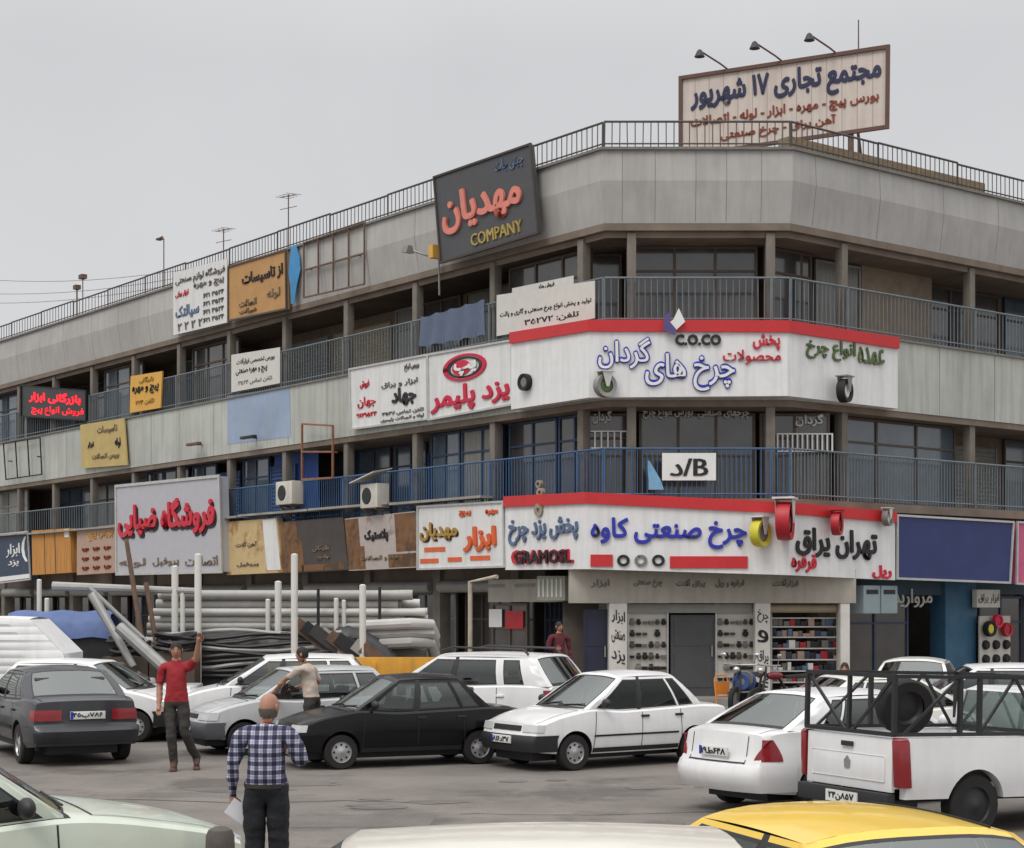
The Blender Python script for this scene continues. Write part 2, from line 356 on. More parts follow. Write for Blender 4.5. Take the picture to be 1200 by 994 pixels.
for i, j in ((3, 4), (4, 5), (5, 6), (6, 0)):
    a, b = roofpoly[i], roofpoly[j]; nrm = (Vector((0, 0, 1)).cross(b - a)).normalized() * .2
    m.hexa([(a.x, a.y, 0), (b.x, b.y, 0), (b.x + nrm.x, b.y + nrm.y, 0), (a.x + nrm.x, a.y + nrm.y, 0)], [(a.x, a.y, Z3T - .3), (b.x, b.y, Z3T - .3), (b.x + nrm.x, b.y + nrm.y, Z3T - .3), (a.x + nrm.x, a.y + nrm.y, Z3T - .3)])
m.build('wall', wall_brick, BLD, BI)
# plinth and ground-floor wall
m = MB(); band(m, .15, -3.4, .05, .3); m.build('plinth', kerb_m, BLD, BI)
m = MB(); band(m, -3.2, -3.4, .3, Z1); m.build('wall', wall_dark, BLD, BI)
# pillars
LP = [-.9 - 3.3 * k for k in range(19)]; CP = [.62, 3.72]; RP = [1.9, 6.6, 9.9, 13.2, 16.5, 19.8, 23.1, 26.4]
for f, ss in ((FL, LP), (FC, CP), (FR, RP)):
    for s_ in ss:
        for z0, z1 in ((Z2T, Z3 - .2), (Z1 + .2, Z2 - .1)):
            m = MB(); m.xf = f.M; m.box(s_ - .10, s_ + .10, .06, .28, z0, z1); m.build('pillar', pillar_m, BLD, BI, bevel=.012)
        if not (f is FC):
            m = MB(); m.xf = f.M; m.box(s_ - .16, s_ + .16, .75, 1.1, .3, Z1); m.build('pillar', pillar_m, BLD, BI, bevel=.012)
# railings, one panel per bay
def railing(f, s0, s1, zb, zt, y, mt, step=.13, name='railing', tilt=0):
    m = MB(); m.xf = f.M; m.tube([(s0, y, zt), (s1, y, zt)], .026, 6); m.tube([(s0, y, zb + .1), (s1, y, zb + .1)], .018, 6)
    n = max(2, int((s1 - s0) / step))
    for i in range(n + 1):
        x = s0 + (s1 - s0) * i / n; r = .024 if i in (0, n) else .0125
        m.tube([(x, y, zb), (x + random.uniform(-.01, .01), y, zt)], r, 5, cap=False)
    m.build(name, mt, BLD, BI)
def bays(f, ss, ends):
    ss = sorted([q for q in ss if ends[0] < q < ends[1]] + list(ends)); return list(zip(ss, ss[1:]))
for f, ss, ends in ((FL, LP, (-60.3, 0)), (FC, CP, (0, 4.14)), (FR, RP, (0, 26.4))):
    for s0, s1 in bays(f, ss, ends):
        if s1 - s0 < .3: continue
        near = s1 > -25
        railing(f, s0 + .01, s1 - .01, Z2T + .05, R2, -.02, rail_grey, .135 if near else .2)
        railing(f, s0 + .01, s1 - .01, Z1 + .2, R1, -.02, rail_blue if (f is not FR and s1 > -14.5) else rail_grey, .108 if near else .2)
for f, s0, s1 in ((FL, -60, 0), (FC, 0, 4.14), (FR, 0, 26.4)):
    k = max(1, round((s1 - s0) / 2.9))
    for i in range(k):
        a = s0 + (s1 - s0) * i / k; b = s0 + (s1 - s0) * (i + 1) / k
        railing(f, a, b, Z3T + .06, R3 + .02 * math.sin(i * 2.1), -.04, rail_dark, .17 if b > -25 else .24, 'roof_railing')
# upper shop fronts
def window(f, s0, s1, z0, z1, y, fm, pm, nv=2, nh=1, name='window'):
    m = MB(); m.xf = f.M; w_ = .06
    for x in [s0 + (s1 - s0 - w_) * i / nv for i in range(nv + 1)]: m.box(x, x + w_, y - .07, y, z0 + w_, z1 - w_)
    m.box(s0, s1, y - .07, y, z0, z0 + w_); m.box(s0, s1, y - .07, y, z1 - w_, z1)
    if nh > 1: m.box(s0 + w_, s1 - w_, y - .064, y - .004, z0 + (z1 - z0) * .7, z0 + (z1 - z0) * .7 + .05)
    o = m.build(name, fm, BLD, BI)
    m = MB(); m.xf = f.M; m.box(s0 + .02, s1 - .02, y - .035, y - .012, z0 + .02, z1 - .02); m.build('pane', pm, o, BI)
    return o
def shutter(f, s0, s1, z0, z1, y, fm):
    m = MB(); m.xf = f.M; n = int((z1 - z0) / .11); rows = []
    for i in range(n * 2 + 1):
        z = z0 + (z1 - z0) * i / (2 * n); d = y - (.035 if i % 2 else .0); rows.append([(s0, d, z), (s1, d, z)])
    m.grid(rows); m.box(s0 - .04, s0, y - .05, y + .02, z0, z1); m.box(s1, s1 + .04, y - .05, y + .02, z0, z1); m.build('shutter', fm, BLD, BI, smooth=20)
rnd = random.Random(11)
def shopfronts(f, ss, ends, lev):
    z0, z1 = ((Z2T - .08, Z3 - .32), (Z1 + .22, Z2 - .17))[lev]
    for s0, s1 in bays(f, ss, ends):
        if s1 - s0 < 1: continue
        a, b = s0 + .12, s1 - .12; y = 1.68 if rnd.random() < .55 else .55; k = rnd.random(); left_mid = f is FL and s1 > -15
        if lev == 1 and f is FL and s1 > -21:
            c = (a + b) / 2 + rnd.uniform(-.4, .4); window(f, a, c - .03, z0, z1, y, frame_blue, rnd.choice([pane_m, pane_b, pane_b]), 2, 2)
            if rnd.random() < .4: shutter(f, c + .06, b - .04, z0, z1 - .3, y, shut_blue)
            else: window(f, c + .03, b, z0, z1, y, frame_blue, rnd.choice([pane_m, pane_b, pane_c]), 2, 2)
        elif k < .45:
            window(f, a, b, z0, z1, y, rnd.choice([frame_brown, frame_grey, frame_blue]), rnd.choice([pane_m, pane_b, pane_b, pane_c]), 3, 2)
        elif k < .75:
            c = a + (b - a) * rnd.uniform(.35, .6); window(f, a, c, z0, z1, y, frame_grey, rnd.choice([pane_b, pane_c]), 1, 2)
            window(f, c + .1, b, z0 + .5, z1, y, frame_brown, pane_m, 2, 1)
        else:
            shutter(f, a + .1, b - .1, z0, z1 - .25, y, rnd.choice([shut_grey, shut_beige, shut_grey]))
shopfronts(FL, LP, (-60.3, -.9), 0); shopfronts(FL, LP, (-60.3, -.9), 1)
window(FC, -.55, .5, Z2T, Z3 - .35, 1.68, frame_brown, pane_m, 1, 1)
window(FC, .7, 3.55, Z2T, Z3 - .32, 1.0, frame_brown, pane_m, 3, 2); window(FC, 3.9, 4.7, Z2T, Z3 - .35, 1.68, frame_brown, pane_m, 1)
window(FR, .2, 1.75, Z2T, Z3 - .32, 1.0, frame_brown, pane_m, 1, 2)
window(FR, 2.1, 3.7, Z2T, Z3 - .35, 1.2, frame_grey, pane_c, 1, 1)
m = MB(); m.xf = FR.M; m.box(3.75, 6.4, 1.15, 1.3, Z2T - .1, Z3 - .25); m.build('partition', mat('bare_plaster', srgb(142, 128, 112), .9, var=.15), BLD, BI)
shopfronts(FR, RP, (6.6, 26.4), 0); shopfronts(FR, RP, (1.9, 26.4), 1)
# corner shop on the first gallery: dark glazing, white lettering band, white grilles
window(FC, -.4, .75, Z1 + .22, Z2 - .2, 1.0, frame_brown, pane_m, 1, 2)
window(FC, .85, 3.5, Z1 + .22, Z2 - .2, 1.0, frame_brown, pane_m, 3, 1); window(FC, 3.6, 5.2, Z1 + .22, Z2 - .2, 1.0, frame_brown, pane_m, 2, 2)
window(FR, .6, 1.8, Z1 + .22, Z2 - .2, 1.2, frame_brown, pane_m, 1, 2)
for u0, v0, u1, v1, n in ((682, 505, 735, 526, 7), (911, 508, 975, 530, 11)):
    x0, za = FC.px(u0, v1, -.9); x1, zb = FC.px(u1, v0, -.9); m = MB(); m.xf = FC.M
    for i in range(n + 1): x = x0 + (x1 - x0) * i / n; m.box(x - .018, x + .018, .86, .9, za, zb)
    m.box(x0, x1, .855, .862, za, za + .03); m.box(x0, x1, .855, .862, zb - .03, zb); m.build('window_grille', white_m, BLD, BI)
def frect(f, u0, v0, u1, v1, y):
    a, b, c, d = f.px(u0, v0, -y), f.px(u1, v0, -y), f.px(u1, v1, -y), f.px(u0, v1, -y); return (a, b, c, d)
pale_m = mat('pale_letter', srgb(196, 196, 190), .5)
for s_, u0, u1 in (('بورس انواع چرخ', 753, 812), ('چرخهای صنعتی', 818, 878)): lettering('lettering', s_, frect(FC, u0, 478, u1, 491, .9), pale_m, BLD, BI, .01, .03, .9, FC.M)
lettering('lettering', 'گردان', frect(FC, 694, 480, 717, 497, .9), pale_m, BLD, BI, .01, .03, .9, FC.M)
lettering('lettering', 'گردان', frect(FC, 932, 485, 965, 500, .9), pale_m, BLD, BI, .01, .03, .9, FC.M)
# roof-edge beam behind the railing on the short side
m = MB(); m.xf = FR.M; m.box(.15, 7.2, .14, .5, Z3T - .02, Z3T + .40); m.build('roof_kerb', mat('ochre_brick_kerb', srgb(142, 124, 98), .9, var=.3, scale=9), BLD, BI)
# ground floor, long side: shop bays with glazed fronts, rolled shutters and dark doors
for s0, s1 in bays(FL, LP, (-60.3, -3)):
    if s1 - s0 < 1: continue
    a, b = s0 + .2, s1 - .2; k = rnd.random()
    m = MB(); m.xf = FL.M; m.box(a - .04, b + .04, .86, 1.1, 2.95, 4.5); m.build('lintel', rnd.choice([wall_dark, soffit_m]), BLD, BI)
    m = MB(); m.xf = FL.M; m.lathe([(.01, a), (.16, a), (.16, b), (.01, b)], 14, axis='x', c=(0, .75, 2.85)); m.build('shutter_roll', shut_grey, BLD, BI)
    window(FL, a, b, .32, 2.7, 1.6, rnd.choice([frame_grey, frame_brown, frame_blue]), pane_m, 4, 2, 'shop_front')
def shopwin(f, s0, s1, z0, z1, y, fm, nv, nm='shop_front'): return window(f, s0, s1, z0, z1, y, fm, pane_m, nv, 2, nm)
shopwin(FR, 2.6, 5.1, .32, 2.6, .9, frame_blue, 2); shopwin(FR, 7.0, 9.7, .32, 2.6, .9, frame_blue, 3)
for s0, s1 in ((10.1, 13), (13.4, 16.3), (16.7, 19.6), (20, 22.9), (23.3, 26)): shopwin(FR, s0, s1, .32, 2.9, .9, frame_grey, 3)
teal_m = mat('teal_blue_wall_paint', srgb(54, 96, 124), .6, var=.15)
x0, z_ = FR.px(1105, 690, -.7); x1, z_ = FR.px(1141, 690, -.7)
m = MB(); m.xf = FR.M; m.box(x0, x1, .62, 1.1, .3, 3.1); m.build('painted_pier', teal_m, BLD, BI, bevel=.01)
m = MB(); m.xf = FR.M; m.box(2.2, x0 - .02, .7, 1.1, 2.62, 3.3); m.box(x1 + .02, 10, .7, 1.1, 2.65, 3.3); m.build('lintel', mat('dark_teal_lintel', srgb(46, 70, 86), .6), BLD, BI)
lettering('lettering', 'مروارید', frect(FR, 1046, 690, 1092, 712, .69), pale_m, BLD, BI, .02, .02, .69, FR.M)
# ------------------------------------------------------------------ signs on the facade
def quad(f, pts, off): return [f.px(u, v, off) for u, v in pts]          # TL TR BR BL in the frame's plane
def qmix(q, a, b):
    tl, tr, br, bl = q; L_ = lambda p, r, k: (p[0] + (r[0] - p[0]) * k, p[1] + (r[1] - p[1]) * k)
    return L_(L_(tl, tr, a), L_(bl, br, a), b)
def sub(q, a0, b0, a1, b1): return [qmix(q, a0, b0), qmix(q, a1, b0), qmix(q, a1, b1), qmix(q, a0, b1)]
def board(mb, q, y, th, m=0):
    mb.hexa([(x, y, z) for x, z in q], [(x, y + th, z) for x, z in q], m)
def frame_strips(mb, q, y, wd, dep, m=0):
    c = [(x, y, z) for x, z in q]
    for i in range(4):
        p, r = Vector(c[i]), Vector(c[(i + 1) % 4]); d = (r - p).normalized() * (wd / 2 if i % 2 == 0 else -wd / 2)
        mb.bar(p - d, r + d, wd if i % 2 else dep, dep if i % 2 else wd, m)
def sign(f, pts, off, th, name, label, face, frame=None, texts=(), cat='sign', group=None, fw=.05, extra=None, brackets=True):
    q = quad(f, pts, off); cx = sum(p_[0] for p_ in q) / 4; zb = min(p_[1] for p_ in q)
    r = thing(name, label, cat, f.at(cx, -off, zb), group); I = inv(r)
    mb = MB(); mb.xf = f.M; board(mb, q, -off, th); mb.build('board', face, r, I)
    if frame: mb = MB(); mb.xf = f.M; frame_strips(mb, q, -off - .012, fw, .05); mb.build('frame', frame, r, I)
    if brackets and off - th > .03:
        mb = MB(); mb.xf = f.M
        for a in (.15, .85):
            for b in (.2, .8): x, z = qmix(q, a, b); mb.box(x - .02, x + .02, -off + th, .0, z - .02, z + .02)
        mb.build('bracket', rust_m, r, I)
    for t in texts:
        s_, a0, b0, a1, b1, mt = t[:6]; dp = t[6] if len(t) > 6 else .02; bo = t[7] if len(t) > 7 else .02
        if s_ is None: mb = MB(); mb.xf = f.M; board(mb, sub(q, a0, b0, a1, b1), -off - dp, dp - .002); mb.build('colour_patch', mt, r, I)
        else: lettering('lettering', s_, sub(q, a0, b0, a1, b1), mt, r, I, dp, bo, -off - .002, f.M)
    if extra: extra(r, I, q)
    return r
def ring(mb, q, a, b, ra, rb, th, y, dep, m=0, n=28):
    P = []
    for k in range(n):
        t = 2 * math.pi * k / n
        o_ = qmix(q, a + ra * math.cos(t), b + rb * math.sin(t)); i_ = qmix(q, a + (ra - th) * math.cos(t), b + (rb - th * ra and rb * (1 - th / ra)) * math.sin(t))
        P.append((o_, i_))
    for k in range(n):
        (o0, i0), (o1, i1) = P[k], P[(k + 1) % n]
        mb.hexa([(o0[0], y - dep, o0[1]), (o1[0], y - dep, o1[1]), (i1[0], y - dep, i1[1]), (i0[0], y - dep, i0[1])], [(o0[0], y, o0[1]), (o1[0], y, o1[1]), (i1[0], y, i1[1]), (i0[0], y, i0[1])], m)
def disc(mb, q, a, b, ra, rb, y, dep, m=0, n=20):
    P = [qmix(q, a + ra * math.cos(2 * math.pi * k / n), b + rb * math.sin(2 * math.pi * k / n)) for k in range(n)]
    mb.prism([(x, y - dep, z) for x, z in P], [(x, y, z) for x, z in P], m)
panel_white = mat('white_sign_face', srgb(220, 220, 219), .45, var=.06, streak=.25, dirt=srgb(150, 146, 138))
banner_w = mat('white_banner_cloth', srgb(206, 204, 198), .8, var=.06, scale=4)
board_ora = mat('orange_sign_face', srgb(214, 164, 74), .6, var=.08)
board_tan = mat('faded_yellow_board', srgb(186, 164, 106), .7, var=.12, scale=2)
board_brn = mat('ochre_brown_board', srgb(182, 138, 86), .6, var=.12, scale=2)
board_dk = mat('charcoal_sign_face', srgb(72, 73, 76), .5, var=.08)
board_grey = mat('pale_grey_sign_face', srgb(178, 178, 184), .5, var=.05)
board_navy = mat('navy_sign_face', srgb(44, 60, 84), .5, var=.1)
board_blue = mat('plain_blue_sign_face', srgb(44, 54, 106), .55, var=.12, scale=1.2)
board_pink = mat('pinkish_board', srgb(176, 148, 132), .7, var=.12, scale=5)
board_beige = mat('beige_peeling_board', srgb(196, 172, 126), .7, var=.12, scale=2, dirt=srgb(150, 108, 62), dirt_amt=.4)
board_blk = mat('black_brown_rusted_board', srgb(70, 64, 61), .7, var=.2, scale=1.6, dirt=srgb(104, 78, 56), dirt_amt=.2)
rust_patch = mat('rust_patch', srgb(120, 86, 58), .85, var=.3, scale=3, dirt=srgb(84, 62, 46), dirt_amt=.5)
board_rust = mat('rust_eaten_board', srgb(176, 166, 160), .8, var=.15, scale=1.5, dirt=srgb(124, 92, 66), dirt_amt=.3)
wood_m = mat('orange_wood_board', srgb(186, 130, 62), .7, var=.3, scale=2, stretch=(6, 6, .4))
pinkred_m = mat('salmon_letter', srgb(214, 128, 112), .5); gold_m = mat('gold_letter', srgb(178, 156, 86), .4, metal=.3)
steelblue_m = mat('steel_blue_letter', srgb(92, 110, 140), .5); crim_m = mat('crimson_letter', srgb(196, 30, 66), .5)
orange_l = mat('orange_letter', srgb(214, 96, 48), .5); ochre_l = mat('ochre_letter', srgb(168, 132, 60), .5)
redl = mat('red_letter', srgb(198, 38, 58), .5); brownl = mat('red_brown_letter', srgb(140, 66, 44), .7); navyl = mat('navy_letter', srgb(40, 44, 80), .6)
greenl = mat('green_letter', srgb(86, 104, 62), .5); faintl = mat('faded_letter', srgb(128, 112, 92), .7); greyl = mat('grey_letter', srgb(120, 116, 110), .6)
led_red = mat('lit_red_led', (1, .012, .03), .5, emit=.75); led_blk = mat('led_panel_black', srgb(26, 22, 24), .4)
alu = mat('sign_frame_aluminium', srgb(190, 190, 188), .4, metal=.3)
sign(FL, [(25, 452), (101, 458), (101, 493), (25, 488)], .12, .1, 'led_sign', 'black LED panel with two lines of glowing red letters on the top gallery', led_blk, black_m,
     [('بازرگانی ابزار', .13, .14, .93, .52, led_red, .01, .05), ('فروش انواع پیچ', .17, .6, .97, .92, led_red, .01, .02)])
sign(FL, [(153, 441), (190, 435), (188, 478), (152, 484)], .1, .05, 'sign_board', 'small bright orange sign with dark writing fixed to the top gallery railing', board_ora, None,
     [('پیچ و مهره', .08, .3, .92, .56, dark_m), ('بازرگانی', .3, .08, .75, .24, ochre_l), ('تلفن ۲۲۴', .2, .7, .8, .84, ochre_l)])
sign(FL, [(94, 498), (145, 490), (149, 545), (96, 549)], .14, .05, 'sign_board', 'faded yellow board with two black marks hung on the middle fascia', board_tan, None,
     [('ابزار', .16, .42, .3, .56, dark_m), ('تاسیسات', .4, .1, .85, .28, faintl), ('لوله', .78, .4, .9, .62, dark_m), ('بورس اتصالات', .25, .7, .85, .84, faintl)])
sign(FL, [(271, 416), (328, 407), (328, 449), (271, 460)], .07, .012, 'banner', 'white cloth banner with three lines of writing tied to the top gallery railing', banner_w, None,
     [('بورس تخصصی ابزارآلات', .12, .14, .9, .32, dark_m, .004), ('پیچ و مهره صنعتی', .1, .42, .75, .62, dark_m, .004), ('تلفن تماس ۳۵۲۴', .15, .74, .85, .88, greyl, .004)], cat='banner')
sign(FL, [(203, 320), (266, 303), (266, 378), (203, 393)], .2, .04, 'sign_board', 'white sign with lines of small grey and blue writing below the roof railing', panel_white, None,
     [('فروشگاه لوازم صنعتی', .05, .08, .97, .24, greyl), ('ابزار برقی', .05, .32, .3, .42, redl), ('پیچ و مهره', .4, .26, .95, .38, greyl), ('سیالتک', .05, .56, .5, .78, steelblue_m, .01, .04)] +
     [('۳۵۲۴ ۶۲۱', .58, .46 + .13 * i, .95, .53 + .13 * i, greyl) for i in range(4)] + [('۲', .1 + .13 * i, .84, .17 + .13 * i, .96, greyl) for i in range(4)])
sign(FL, [(268, 313), (335, 293), (336, 362), (268, 376)], .22, .1, 'sign_board', 'ochre brown sign in a dark frame beside the white sign under the roof railing', board_brn, frame_brown,
     [('از تاسیسات', .25, .2, .95, .45, dark_m, .02, .03), ('لوله', .68, .6, .9, .78, faintl), ('اتصالات', .2, .68, .5, .8, faintl), ('شیرآلات', .2, .84, .5, .94, faintl)])
# blue cloth strip
r = thing('cloth_strip', 'bright blue strip of cloth hanging beside the ochre brown sign', 'cloth', FL.at(*[(FL.px(344, 356, .2)[0]), -.2, FL.px(344, 356, .2)[1]]))
m = MB(); m.xf = FL.M; rows = []
for i, (u, v, hw) in enumerate(((344, 290, 3), (345, 305, 6), (345, 320, 7), (344, 335, 4), (343, 350, 2.5), (343, 357, 2))):
    (xa, za), (xb, zb) = FL.px(u - hw, v, .2), FL.px(u + hw, v, .2); rows.append([(xa, -.2, za), ((xa + xb) / 2, -.26, za), (xb, -.2, za)])
m.grid(rows); m.grid([[(x, y + .012, z) for x, y, z in r_] for r_ in rows]); m.build('cloth', mat('bright_blue_cloth', srgb(70, 140, 190), .8), r, inv(r))
# empty frames on the fascias
def grid_frame(f, pts, off, nx, nz, name, label, mt, wd=.05):
    q = quad(f, pts, off); r = thing(name, label, 'frame', f.at(q[3][0], -off, q[3][1])); m = MB(); m.xf = f.M
    for i in range(nx + 1): a, b = qmix(q, i / nx, 0), qmix(q, i / nx, 1); m.bar((a[0], -off, a[1]), (b[0], -off, b[1]), wd, wd)
    for i in range(nz + 1): a, b = qmix(q, 0, i / nz), qmix(q, 1, i / nz); m.bar((a[0], -off - .004, a[1]), (b[0], -off - .004, b[1]), wd, wd)
    for a in (.1, .9): x, z = qmix(q, a, .5); m.box(x - .02, x + .02, -off, .0, z - .02, z + .02)
    m.build('frame_bars', mt, r, inv(r)); return r
grid_frame(FL, [(356, 285), (427, 261), (427, 333), (356, 349)], .2, 4, 2, 'sign_skeleton', 'empty metal sign frame of crossed bars on the top fascia', rust_m, .04)
grid_frame(FL, [(4, 520), (47, 513), (49, 556), (7, 562)], .16, 3, 1, 'sign_skeleton', 'empty black sign frame on the middle fascia at its far end', black_m, .04)
grid_frame(FL, [(354, 497), (390, 499), (390, 560), (354, 562)], .25, 1, 2, 'hoist_frame', 'rusty orange metal frame standing before the first gallery', mat('rusty_orange_paint', srgb(140, 96, 70), .8, var=.3, scale=6), .05)
# blue painted panel on the middle fascia
q = quad(FL, [(266, 464), (339, 453), (340, 512), (266, 521)], .02)
m = MB(); m.xf = FL.M; board(m, q, -.007, .004); m.build('fascia_patch', mat('pale_blue_patch', srgb(146, 164, 190), .5, var=.14, scale=.8, streak=.55, dirt=srgb(150, 156, 160)), BLD, BI)
q = quad(FC, [(775, 228), (800, 228), (800, 252), (775, 252)], .04)
sign(FL, [(509, 208), (622, 169), (631, 273), (517, 308)], .42, .1, 'sign_board', 'charcoal sign with large salmon letters mounted across the top fascia', board_dk, mat('dark_rust_frame', srgb(70, 60, 54), .7),
     [('مهدیان', .06, .24, .88, .72, pinkred_m, .05, .035), ('چینی جات', .64, .05, .92, .22, steelblue_m), ('COMPANY', .34, .79, .86, .93, gold_m, .03, .02)])
sign(FL, [(600, 338), (672, 323), (672, 333), (600, 348)], .03, .012, 'banner', 'narrow white cloth banner strung behind a larger banner under the top soffit', banner_w, None, [('فروش ویژه', .45, .2, .7, .85, dark_m, .004)], cat='banner')
sign(FL, [(582, 346), (697, 329), (697, 373), (582, 394)], .09, .012, 'banner', 'large white banner with dark writing tied above the corner of the red trimmed sign', banner_w, None,
     [('تولید و پخش انواع چرخ صنعتی و گاری و پالت', .04, .42, .97, .6, dark_m, .004), ('تلفن: ۳۵۲۷۲', .3, .72, .85, .9, dark_m, .004)], cat='banner')
def yazd_logo(r, I, q):
    m = MB(); m.xf = FL.M; ring(m, q, .45, .29, .26, .21, .045, -.152, .03); m.build('logo_ring', crim_m, r, I)
    m = MB(); m.xf = FL.M; ring(m, q, .45, .29, .205, .16, .03, -.152, .026); m.build('logo_ring', dark_m, r, I)
    m = MB(); m.xf = FL.M; disc(m, q, .41, .29, .11, .12, -.152, .02); m.build('logo_disc', crim_m, r, I)
    lettering('lettering', 'یپ', sub(q, .33, .2, .6, .42), white_m, r, I, .01, .04, -.178, FL.M)
sign(FL, [(502, 416), (600, 399), (601, 474), (503, 492)], .15, .1, 'sign_board', 'white sign with big crimson writing under a crimson oval logo', panel_white, alu, [('یزد پلیمر', .03, .54, .97, .96, crim_m, .03, .035)], extra=yazd_logo)
sign(FL, [(410, 433), (501, 416), (502, 491), (412, 503)], .15, .1, 'sign_board', 'white sign with a black mark and thin lines beside the crimson logo sign', panel_white, alu,
     [('جهان', .1, .5, .34, .68, redl), ('فروش', .14, .22, .26, .36, redl), ('جهاد', .55, .44, .86, .74, dark_m, .02, .05), ('بورس انواع', .72, .08, .9, .2, greyl), ('ابزار و یراق', .42, .32, .88, .42, greyl), ('تلفن تماس ۳۵۲۷', .42, .8, .95, .87, greyl), ('۹۱۳۱۵۲۴', .08, .76, .35, .83, redl), ('لوله و اتصالات پلیمری', .4, .9, .95, .97, greyl)])
# wrap-round corner signs
def wrap_sign(name, label, segs, off, th, face, trim_h, trim_m):
    """segs: list of (frame, u, vtop, vbot)"""
    P = []
    for f, u, vt, vb in segs:
        s_, zt_ = f.px(u, vt, off); _, zb_ = f.px(u, vb, off); wq = f.M @ Vector((s_, -off, 0)); P.append((wq.x, wq.y, zb_, zt_, f))
    r = thing(name, label, 'sign', T(P[1][0], P[1][1], min(p_[2] for p_ in P))); I = inv(r)
    def wall(mb, o_, zfa, zfb, d):
        pts = []
        for i, p_ in enumerate(P):
            dirs = []
            if i: a = Vector((p_[0] - P[i - 1][0], p_[1] - P[i - 1][1], 0)).normalized(); dirs.append(a)
            if i < len(P) - 1: a = Vector((P[i + 1][0] - p_[0], P[i + 1][1] - p_[1], 0)).normalized(); dirs.append(a)
            t_ = sum(dirs, Vector()).normalized(); nrm = Vector((0, 0, 1)).cross(t_); pts.append((Vector((p_[0], p_[1], 0)) - nrm * o_, Vector((p_[0], p_[1], 0)) + nrm * d, zfa(p_), zfb(p_)))
        for (a, a2, z0, z1), (b, b2, y0, y1) in zip(pts, pts[1:]):
            mb.hexa([(a.x, a.y, z0), (b.x, b.y, y0), (b2.x, b2.y, y0), (a2.x, a2.y, z0)], [(a.x, a.y, z1), (b.x, b.y, y1), (b2.x, b2.y, y1), (a2.x, a2.y, z1)])
    m = MB(); wall(m, 0, lambda p_: p_[2], lambda p_: p_[3] - .004, th); m.build('board', face, r, I)
    m = MB(); wall(m, .06, lambda p_: p_[3] - trim_h, lambda p_: p_[3] + .02, th); m.build('red_trim', trim_m, r, I)
    segF = [Frame((a[0], a[1]), (b[0] - a[0], b[1] - a[1])) for a, b in zip(P, P[1:])]
    return r, I, segF
corner_white = mat('corner_sign_white', srgb(228, 228, 228), .45, var=.05, streak=.28, dirt=srgb(172, 168, 160))
UP, UPI, UPF = wrap_sign('corner_sign', 'upper white wraparound corner sign with red top trim and blue outlined letters', [(FL, 599, 391, 480), (FC, 690, 376, 466), (FC, 923, 377, 464), (FR, 1052, 397, 479)], .3, .25, corner_white, .24, red_m)
LO, LOI, LOF = wrap_sign('corner_sign', 'lower white wraparound corner sign with red top trim and two red bars', [(FL, 592, 583, 668), (FC, 687, 578, 667), (FC, 925, 590, 674), (FR, 1049, 601, 680)], .3, .25, corner_white, .23, red_m)
def ltext(s_, f, u0, v0, u1, v1, mt, dp=.05, bo=.03, dr=0, root=None, I=None, nm='lettering', lift=.004):
    q = [f.px(u0, v0, lift), f.px(u1, v0 + dr, lift), f.px(u1, v1 + dr, lift), f.px(u0, v1, lift)]
    return lettering(nm, s_, q, mt, root, I, dp, bo, -lift, f.M)
def outlined(s_, f, u0, v0, u1, v1, m_in, m_out, root, I, dr=0, bo=.02):
    ltext(s_, f, u0 - 1.5, v0 - 1.5, u1 + 1.5, v1 + 1.5, m_out, .03, bo + .045, dr, root, I, 'lettering_outline'); ltext(s_, f, u0, v0, u1, v1, m_in, .015, bo, dr, root, I, 'lettering', .042)
U = dict(root=UP, I=UPI); Lw = dict(root=LO, I=LOI)
outlined('گردان', UPF[1], 701, 396, 762, 432, white_m, blue_m, UP, UPI)
outlined('چرخ های', UPF[1], 756, 414, 861, 458, white_m, blue_m, UP, UPI)
ltext('C.O.CO', UPF[1], 791, 392, 845, 405, dark_m, .04, .05, **U)
ltext('پخش', UPF[1], 882, 391, 914, 411, redl, .03, .03, **U); ltext('محصولات', UPF[1], 847, 410, 915, 427, redl, .03, .02, **U)
ltext('انواع چرخ', UPF[2], 944, 396, 1002, 420, greenl, .03, .03, 6, **U); ltext('عمده', UPF[2], 1005, 406, 1036, 426, greenl, .03, .02, 3, **U)
ltext('پخش یزد چرخ', LOF[0], 597, 609, 678, 640, steelblue_m, .04, .03, -5, **Lw)
ltext('GRAMOSL', LOF[0], 600, 645, 673, 662, redl, .03, .05, -2, **Lw); ltext('GRAMOSL', LOF[0], 604, 646, 669, 661, dark_m, .02, .03, -2, LO, LOI, 'lettering', .05)
ltext('چرخ صنعتی کاوه', LOF[1], 692, 606, 875, 642, blue_m, .035, .032, 2, **Lw)
ltext('تهران یراق', LOF[2], 932, 617, 1027, 652, dark_m, .035, .03, 6, **Lw)
ltext('قرقره', LOF[2], 927, 648, 956, 670, redl, .03, .03, 2, **Lw); ltext('ریل', LOF[2], 1022, 662, 1044, 678, redl, .03, .03, 1, **Lw)
for u0, u1, a, b in ((692, 718, 650, 664), (785, 876, 652, 666)):
    m = MB(); m.xf = LOF[1].M; board(m, quad(LOF[1], [(u0, a), (u1, a), (u1, b), (u0, b)], .004), -.034, .03); m.build('red_bar', red_m, LO, LOI)
q = quad(LOF[1], [(720, 648), (782, 648), (782, 666), (720, 666)], .004)
for i, mt in ((0, dark_m), (1, greyl), (2, dark_m)):
    m = MB(); m.xf = LOF[1].M; ring(m, q, .17 + .33 * i, .5, .12, .38, .055, -.003, .035); m.build('wheel_emblem', mt, LO, LOI)
